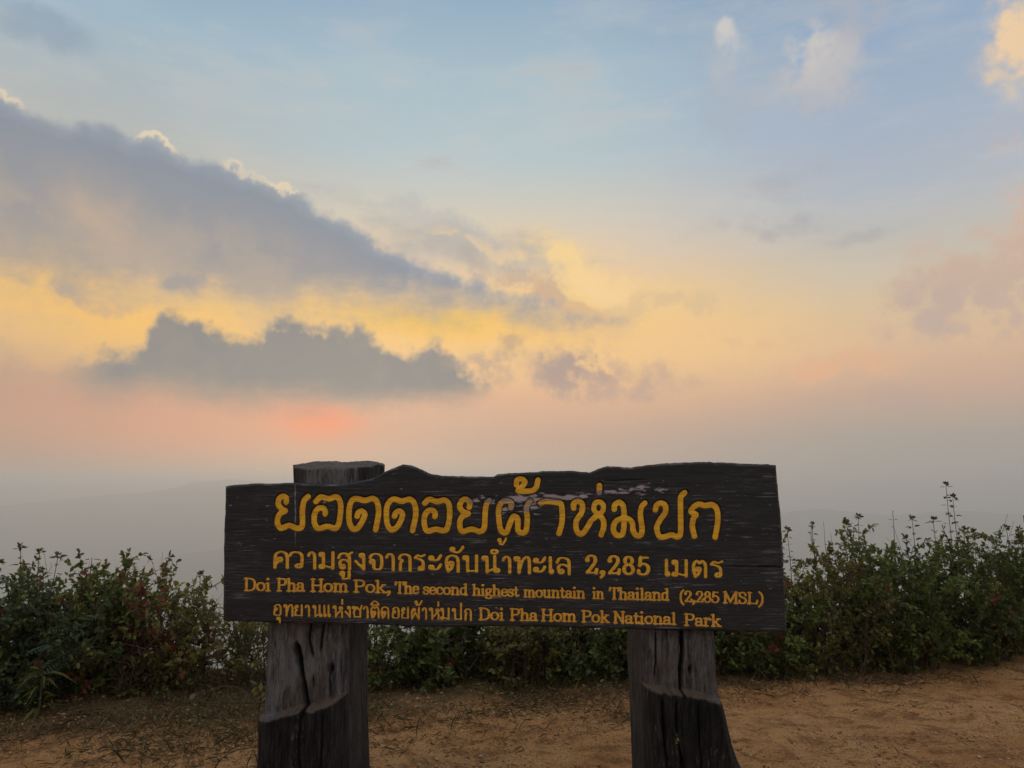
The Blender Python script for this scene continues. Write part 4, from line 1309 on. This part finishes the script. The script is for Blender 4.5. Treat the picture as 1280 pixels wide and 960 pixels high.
def stalk(px, py_top, Y, py_low, label, seed, buds=True, lean=0.0, pairs=6, leaf=0.05, bare=False):
    """slender upright stem with opposite leaves and a tuft of buds at its tip"""
    rr = np.random.default_rng(seed)
    tx, _, tz = at_depth(px, py_top, Y)
    bx = tx - lean
    g = float(ground_h(bx, Y))
    leaf = leaf * 1.25
    root = empty('weed_stalk', (bx, Y, g))
    tag(root, label, 'weed', 'budding weed stalks above the hedge')
    H = tz - g
    m = 16
    t = np.linspace(0, 1, m)
    ln = np.stack([lean * t ** 1.6 + 0.012 * np.sin(t * 7 + seed), 0.012 * np.cos(t * 5 + seed), H * t], 1)
    tv, tf = tubes([(ln, 0.0055, 0.0022)], 5)
    mesh_np('stem', tv, tf, stm, parent=root)
    z_low = at_depth(px, py_low, Y)[2] - g
    P, Dr, Sz = [], [], []
    zz = np.linspace(max(z_low - 0.25, 0.1), H * 0.985, pairs + 4)
    for k, z in enumerate(zz):
        p = np.array([np.interp(z, ln[:, 2], ln[:, 0]), np.interp(z, ln[:, 2], ln[:, 1]), z])
        a = k * 1.45 + rr.uniform(-.4, .4)
        for sgn in (0, math.pi):
            if bare and rr.random() < 0.5: continue
            d = np.array([math.cos(a + sgn), math.sin(a + sgn), rr.uniform(-.15, .35)])
            st_ = p + d * 0.012
            P.append(st_); Dr.append(d); Sz.append(leaf * rr.uniform(.65, 1.15) * (1.1 - 0.3 * k / len(zz)))
            if rr.random() < 0.5:
                P.append(st_); Dr.append(d + rr.normal(0, .5, 3)); Sz.append(leaf * 0.5)
    C = pick('deep', len(P), rr, 0.03, 0.03)
    leaves_mesh('foliage', np.array(P), np.array(Dr), rr.normal(0, .35, (len(P), 3)) + [0, 0, 1], np.array(Sz), C, root)
    if buds:
        k = 16
        d = unit(rr.normal(0, 1, (k, 3)) + [0, 0, .7])
        pos = ln[-1] + d * rr.uniform(0.0, 0.014, (k, 1))
        leaves_mesh('bud_tuft', pos, d, rr.normal(0, 1, (k, 3)), rr.uniform(.022, .04, k), pick('olive', k, rr, .1, .1) * 0.7, root)
    return root


STK = [
    (29, 683, 5.3, 735, 'tallest budding stalk at the far left, above the dark shrubs', dict()),
    (2, 702, 5.2, 745, 'bent stalk with yellowing leaves at the left edge of the photo', dict(lean=-.05)),
    (50, 690, 5.4, 738, 'thin leaning stalk with tiny leaves, second from the left', dict(lean=-.06, leaf=.028, pairs=8)),
    (70, 695, 5.4, 742, 'short budding stalk, third of the left-hand group', dict()),
    (112, 697, 5.8, 730, 'leafy sprig topping the shrub left of the red leaves', dict(buds=False, leaf=.06)),
    (250, 718, 5.8, 760, 'leafy twig standing up just left of the board', dict(lean=.06, leaf=.04)),
    (985, 662, 6.4, 700, 'dark sprig touching the right edge of the board', dict(leaf=.04)),
    (1016, 656, 6.4, 700, 'small budding stalk just right of the board', dict(leaf=.04)),
    (1058, 652, 6.5, 690, 'leaning budding stalk left of the bare twig', dict(lean=-.05, leaf=.045)),
    (1072, 646, 6.5, 690, 'upright budding stalk beside the leaning one, left of the bare twig', dict(leaf=.045)),
    (1115, 638, 6.6, 690, 'bare pointed twig rising above the middle of the right-hand shrubs', dict(buds=False, bare=True, leaf=.035)),
    (1140, 648, 6.7, 690, 'budding stalk between the bare twig and the highest stalk', dict()),
    (1167, 650, 6.7, 690, 'stalk with two wide leaves just left of the highest stalk', dict(pairs=3, leaf=.06)),
    (1183, 606, 6.8, 690, 'highest budding stalk of all, standing clear above the right-hand shrubs', dict(pairs=7, leaf=.055)),
    (1191, 622, 6.8, 690, 'second highest stalk, close beside the highest one', dict(lean=-.03, pairs=7, leaf=.05)),
    (1204, 662, 6.8, 695, 'short dark-leaved stalk right of the two highest', dict(leaf=.055)),
    (1217, 665, 6.8, 700, 'stubby feathery stalk, right of the short dark-leaved one', dict(pairs=8, leaf=.04)),
    (1258, 660, 7.0, 700, 'budding stalk near the right edge with a forked tip', dict()),
    (1276, 662, 7.0, 700, 'leafy stalk cut by the right edge of the photo', dict(leaf=.06)),
]
for i, (px, pt, Y, pl2, lab, kw) in enumerate(STK):
    stalk(px, pt, Y, pl2, lab, 500 + i, **kw)


# drooping strap-leaved plants at the lower left
def strap_plant(px, py, label, seed, n_=22, L=0.15):
    rr = np.random.default_rng(seed)
    x, y = on_ground(px, py)
    g = float(ground_h(x, y))
    root = empty('strap_leaved_plant', (x, y, g))
    tag(root, label, 'plant')
    a = rr.uniform(0, 2 * math.pi, n_)
    d = np.stack([np.cos(a), np.sin(a), rr.uniform(.2, 1.3, n_)], 1)
    P = np.stack([np.cos(a) * .02, np.sin(a) * .02, rr.uniform(.02, .3, n_)], 1)
    C = pick('olive', n_, rr, 0, .08) * 0.9
    leaves_mesh('foliage', P, d, np.tile([0, 0, 1.0], (n_, 1)) + rr.normal(0, .2, (n_, 3)), L * rr.uniform(.7, 1.2, n_), C, root, template=STRAP_V)
    tv, tf = tubes([(np.array([(0, 0, -.01), (0.004, 0, .1), (0, .004, .2), (0.003, 0, .3)]), .009, .004)], 6)
    mesh_np('stem', tv, tf, stm, parent=root)


strap_plant(48, 893, 'plant with pale drooping strap leaves at the foot of the left-hand shrubs', 601)
strap_plant(150, 872, 'small low plant with short pale leaves in front of the left-hand shrubs', 602, 18, .11)

# thorny dead twig arching out beside the left post, sprout and weed
tw_root = empty('dead_twig', (at_depth(322, 930, 3.5)[0] - .02, 3.52, float(ground_h(-1.2, 3.52))))
tag(tw_root, 'thin dark dead twig arching out of the ground left of the taller post', 'twig')
g0 = np.array(tw_root.location)


def px_line(lst, Y):
    return np.array([np.array(at_depth(a, c2, Y)) for a, c2 in lst]) - g0


rr = np.random.default_rng(77)
main = smooth_path([tuple(p) for p in np.vstack([px_line([(323, 934), (310, 935), (295, 938), (283, 944), (274, 952), (266, 966), (262, 990)], 3.5), [[-0.26, -.02, 0.12], [-0.2, 0.0, -0.02]]])], 5)
side1 = smooth_path([tuple(p) for p in np.vstack([px_line([(317, 938), (311, 950), (308, 962), (306, 985)], 3.5), [[-0.05, 0, 0.1], [-0.03, 0, -0.02]]])], 5)
side2 = smooth_path([tuple(p) for p in px_line([(318, 940), (322, 955), (319, 975), (321, 1060)], 3.5)], 5)
lines = [(main, .0028, .0034), (side1, .0022, .003), (side2, .002, .003)]
for ln in (main, side1):
    for k in range(4, len(ln) - 6, 3):
        d = rr.normal(0, 1, 3); d /= np.linalg.norm(d)
        lines.append((np.array([ln[k], ln[k] + d * .012]), .0014, .0004))
tv, tf = tubes(lines, 5)
mesh_np('stems', tv, tf, stm, parent=tw_root)
kp = px_line([(275, 949), (279, 946), (272, 953)], 3.5)
leaves_mesh('dry_leaf', np.vstack([kp, kp]), rr.normal(0, 1, (6, 3)), rr.normal(0, 1, (6, 3)), np.full(6, .022), np.tile((.06, .04, .025), (6, 1)), tw_root)

sp_root = empty('sapling', (at_depth(322, 900, 3.72)[0] - .02, 3.72, float(ground_h(-1.33, 3.72))))
tag(sp_root, 'slender green sapling with a few yellowish leaves growing close against the taller left post', 'sapling')
g0 = np.array(sp_root.location)
ln = smooth_path([tuple(p) for p in np.vstack([[[0, 0, -.02]], px_line([(327, 1000), (325, 940), (322, 900), (326, 872), (321, 856)], 3.72)])], 5)
br = smooth_path([tuple(p) for p in px_line([(324, 885), (312, 868), (290, 858), (262, 862), (238, 868)], 3.72)], 5)
tv, tf = tubes([(ln, .005, .002), (br, .003, .0012)], 5)
mesh_np('stem', tv, tf, stm, parent=sp_root)
ids = [int(len(ln) * t) for t in (.7, .76, .8, .84, .88, .92, .95, .98)]
P = np.array([ln[i] for i in ids] + [br[-2], br[-6]])
leaves_mesh('foliage', P, rr.normal(0, 1, (len(P), 3)) + [0, -.2, .5], rr.normal(0, .6, (len(P), 3)) + [0, -.6, .6], rr.uniform(.03, .055, len(P)), pick('olive', len(P), rr, 0, .15) * 1.0, sp_root)

wd_root = empty('small_weed', tuple(np.array(at_depth(846, 935, YB - .02))))
tag(wd_root, 'tiny green weed sprouting from a crack low on the shorter right post', 'weed')
g0 = np.array(wd_root.location)
ln = smooth_path([tuple(p) for p in [(0, .02, -.03), (0.002, 0, 0), (-.004, -.01, .03), (.002, -.012, .055)]], 4)
tv, tf = tubes([(ln, .0025, .001)], 5)
mesh_np('stem', tv, tf, stm, parent=wd_root)
P = ln[rr.integers(3, len(ln), 14)]
leaves_mesh('foliage', P, rr.normal(0, 1, (14, 3)) + [0, -.8, .3], rr.normal(0, .5, (14, 3)) + [0, -.5, 1], rr.uniform(.012, .026, 14), pick('green', 14, rr, 0, .1) * 1.5, wd_root)

# ------------------------------------------------------------------ ground cover: dry grass, fallen leaves, gravel
rr = np.random.default_rng(900)


def scatter(n_, x0, x1, y0, y1, dens):
    x = rr.uniform(x0, x1, n_); y = rr.uniform(y0, y1, n_)
    k = dens(x, y) > rr.random(n_)
    return x[k], y[k]


bl = lambda x: 5.45 + 0.27 * x
patch = lambda x, y: fbm(x * 1.4, y * 1.4, 0, 3, 905)


def grass_d(x, y):
    e = y - bl(x)
    band = sstep(e, -0.75, 0.0) * (1 - sstep(e, 1.1, 1.7))
    lp = np.exp(-(((x + 2.3) / 1.3) ** 2 + ((y - 4.65) / .45) ** 2))
    rp = np.exp(-(((x - 0.75) / .2) ** 2 + ((y - 4.95) / .18) ** 2))
    return np.clip(band * (0.5 + 1.2 * patch(x, y)) + 1.1 * lp * (0.65 + patch(x, y)) + 0.7 * rp + 0.0015, 0, 1)


x, y = scatter(330000, -6, 8, 3.2, 9, grass_d)
k = len(x)
a = rr.uniform(0, 2 * math.pi, k)
lay = rr.random(k) < 0.75
d = np.stack([np.cos(a), np.sin(a), np.where(lay, rr.uniform(.02, .3, k), rr.uniform(.5, 2.2, k))], 1)
P = np.stack([x, y, ground_h(x, y) + .002], 1)
C = np.array([(.30, .20, .105), (.20, .135, .075), (.13, .09, .055), (.38, .27, .15)])[rr.integers(0, 4, k)] * (0.6 + .6 * rr.random((k, 1)))
gm_ = rr.random(k) < 0.13
C[gm_] = np.array((.06, .075, .025)) * (0.6 + .6 * rr.random((gm_.sum(), 1)))
BL = LEAF_V * np.array([0.07, 1, 1.0])
dg = leaves_mesh('dry_grass', P, d, np.tile([0, 0, 1.0], (k, 1)) + rr.normal(0, .3, (k, 3)), rr.uniform(.015, .065, k) * np.where(rr.random(k) < .06, 1.8, 1) * np.where(lay, 1, 1.3), C, None, template=BL, mat=grassm)
tag(dg, kind='stuff')


def lit_d(x, y):
    e = y - bl(x)
    return np.clip(sstep(e, -.8, .1) * (1 - sstep(e, 1, 1.6)) * (.7 + patch(x + 5, y)) + .03 + .10 * (patch(x * 1.7, y * 1.7) > .15), 0, 1)


x, y = scatter(14000, -6, 8, 3.2, 8.5, lit_d)
k = len(x)
P = np.stack([x, y, ground_h(x, y) + .006], 1)
a = rr.uniform(0, 2 * math.pi, k)
C = np.array([(.13, .075, .04), (.085, .05, .03), (.20, .12, .06), (.10, .04, .02)])[rr.integers(0, 4, k)] * (.6 + .7 * rr.random((k, 1)))
ll = leaves_mesh('fallen_leaves', P, np.stack([np.cos(a), np.sin(a), rr.uniform(-.05, .3, k)], 1), rr.normal(0, .35, (k, 3)) + [0, 0, 1], rr.uniform(.008, .028, k), C, None, mat=grassm)
tag(ll, kind='stuff')

# low weeds and seedlings along the foot of the hedge
def weed_d(x, y):
    e = y - bl(x)
    return np.clip(sstep(e, -.45, .05) * (1 - sstep(e, .7, 1.2)) * (.45 + 1.3 * patch(x * 1.5 + 9, y * 1.5)), 0, 1)


x, y = scatter(60000, -6, 8, 3.2, 8.5, weed_d)
k = len(x)
P = np.stack([x, y, ground_h(x, y) + rr.random(k) ** 1.6 * .16 + .01], 1)
a = rr.uniform(0, 2 * math.pi, k)
ug = leaves_mesh('undergrowth', P, np.stack([np.cos(a), np.sin(a), rr.uniform(-.2, .8, k)], 1), rr.normal(0, .5, (k, 3)) + [0, 0, 1], rr.uniform(.012, .034, k), pick('green', k, rr, .02, .05) * .8, None)
tag(ug, kind='stuff')

# gravel: small angular stones lying in the dirt
x, y = scatter(110000, -4.5, 6.5, 3.4, 7.5, lambda x, y: np.clip(.4 + 1.5 * patch(x * 2.3, y * 2.3), .05, 1))
k = len(x)
ico = np.array([(0, 0, 1), (.9, 0, .3), (.28, .85, .3), (-.72, .53, .3), (-.72, -.53, .3), (.28, -.85, .3), (.5, .4, -.6), (-.6, .1, -.6), (.2, -.6, -.6)])
fac = np.array([(0, 1, 2), (0, 2, 3), (0, 3, 4), (0, 4, 5), (0, 5, 1), (1, 6, 2), (2, 6, 7), (2, 7, 3), (3, 7, 4), (4, 7, 8), (4, 8, 5), (5, 8, 1), (1, 8, 6), (6, 8, 7)])
sz = .0022 + .004 * rr.random(k) + .012 * rr.random(k) ** 14
V = ico[None] * sz[:, None, None] * rr.uniform(.6, 1.3, (k, 9, 3)) * np.array([1, 1, .7])
a = rr.uniform(0, 6.28, k)
ca, sa = np.cos(a)[:, None], np.sin(a)[:, None]
V = np.stack([V[:, :, 0] * ca - V[:, :, 1] * sa, V[:, :, 0] * sa + V[:, :, 1] * ca, V[:, :, 2]], -1)
V += np.stack([x, y, ground_h(x, y) + sz * .25], 1)[:, None]
Fg = (fac[None] + (np.arange(k) * 9)[:, None, None]).reshape(-1, 3)
C = np.repeat(np.array([(.50, .27, .12), (.24, .115, .05), (.58, .37, .20), (.42, .20, .075)])[rr.integers(0, 4, k)], 9, axis=0)
gst, n, b, O, _ = material('gravel_stone', .9, .15)
at = n.new('ShaderNodeVertexColor', layer_name='tint')
n.put(b.inputs['Base Color'], n.mix(n.noise(O, 50, 4, .6), S(n, at.outputs[0]), (.12, .07, .04, 1)))
gv_ = mesh_np('gravel', V.reshape(-1, 3), [Fg], gst, smooth=False, colors=C)
tag(gv_, kind='stuff')
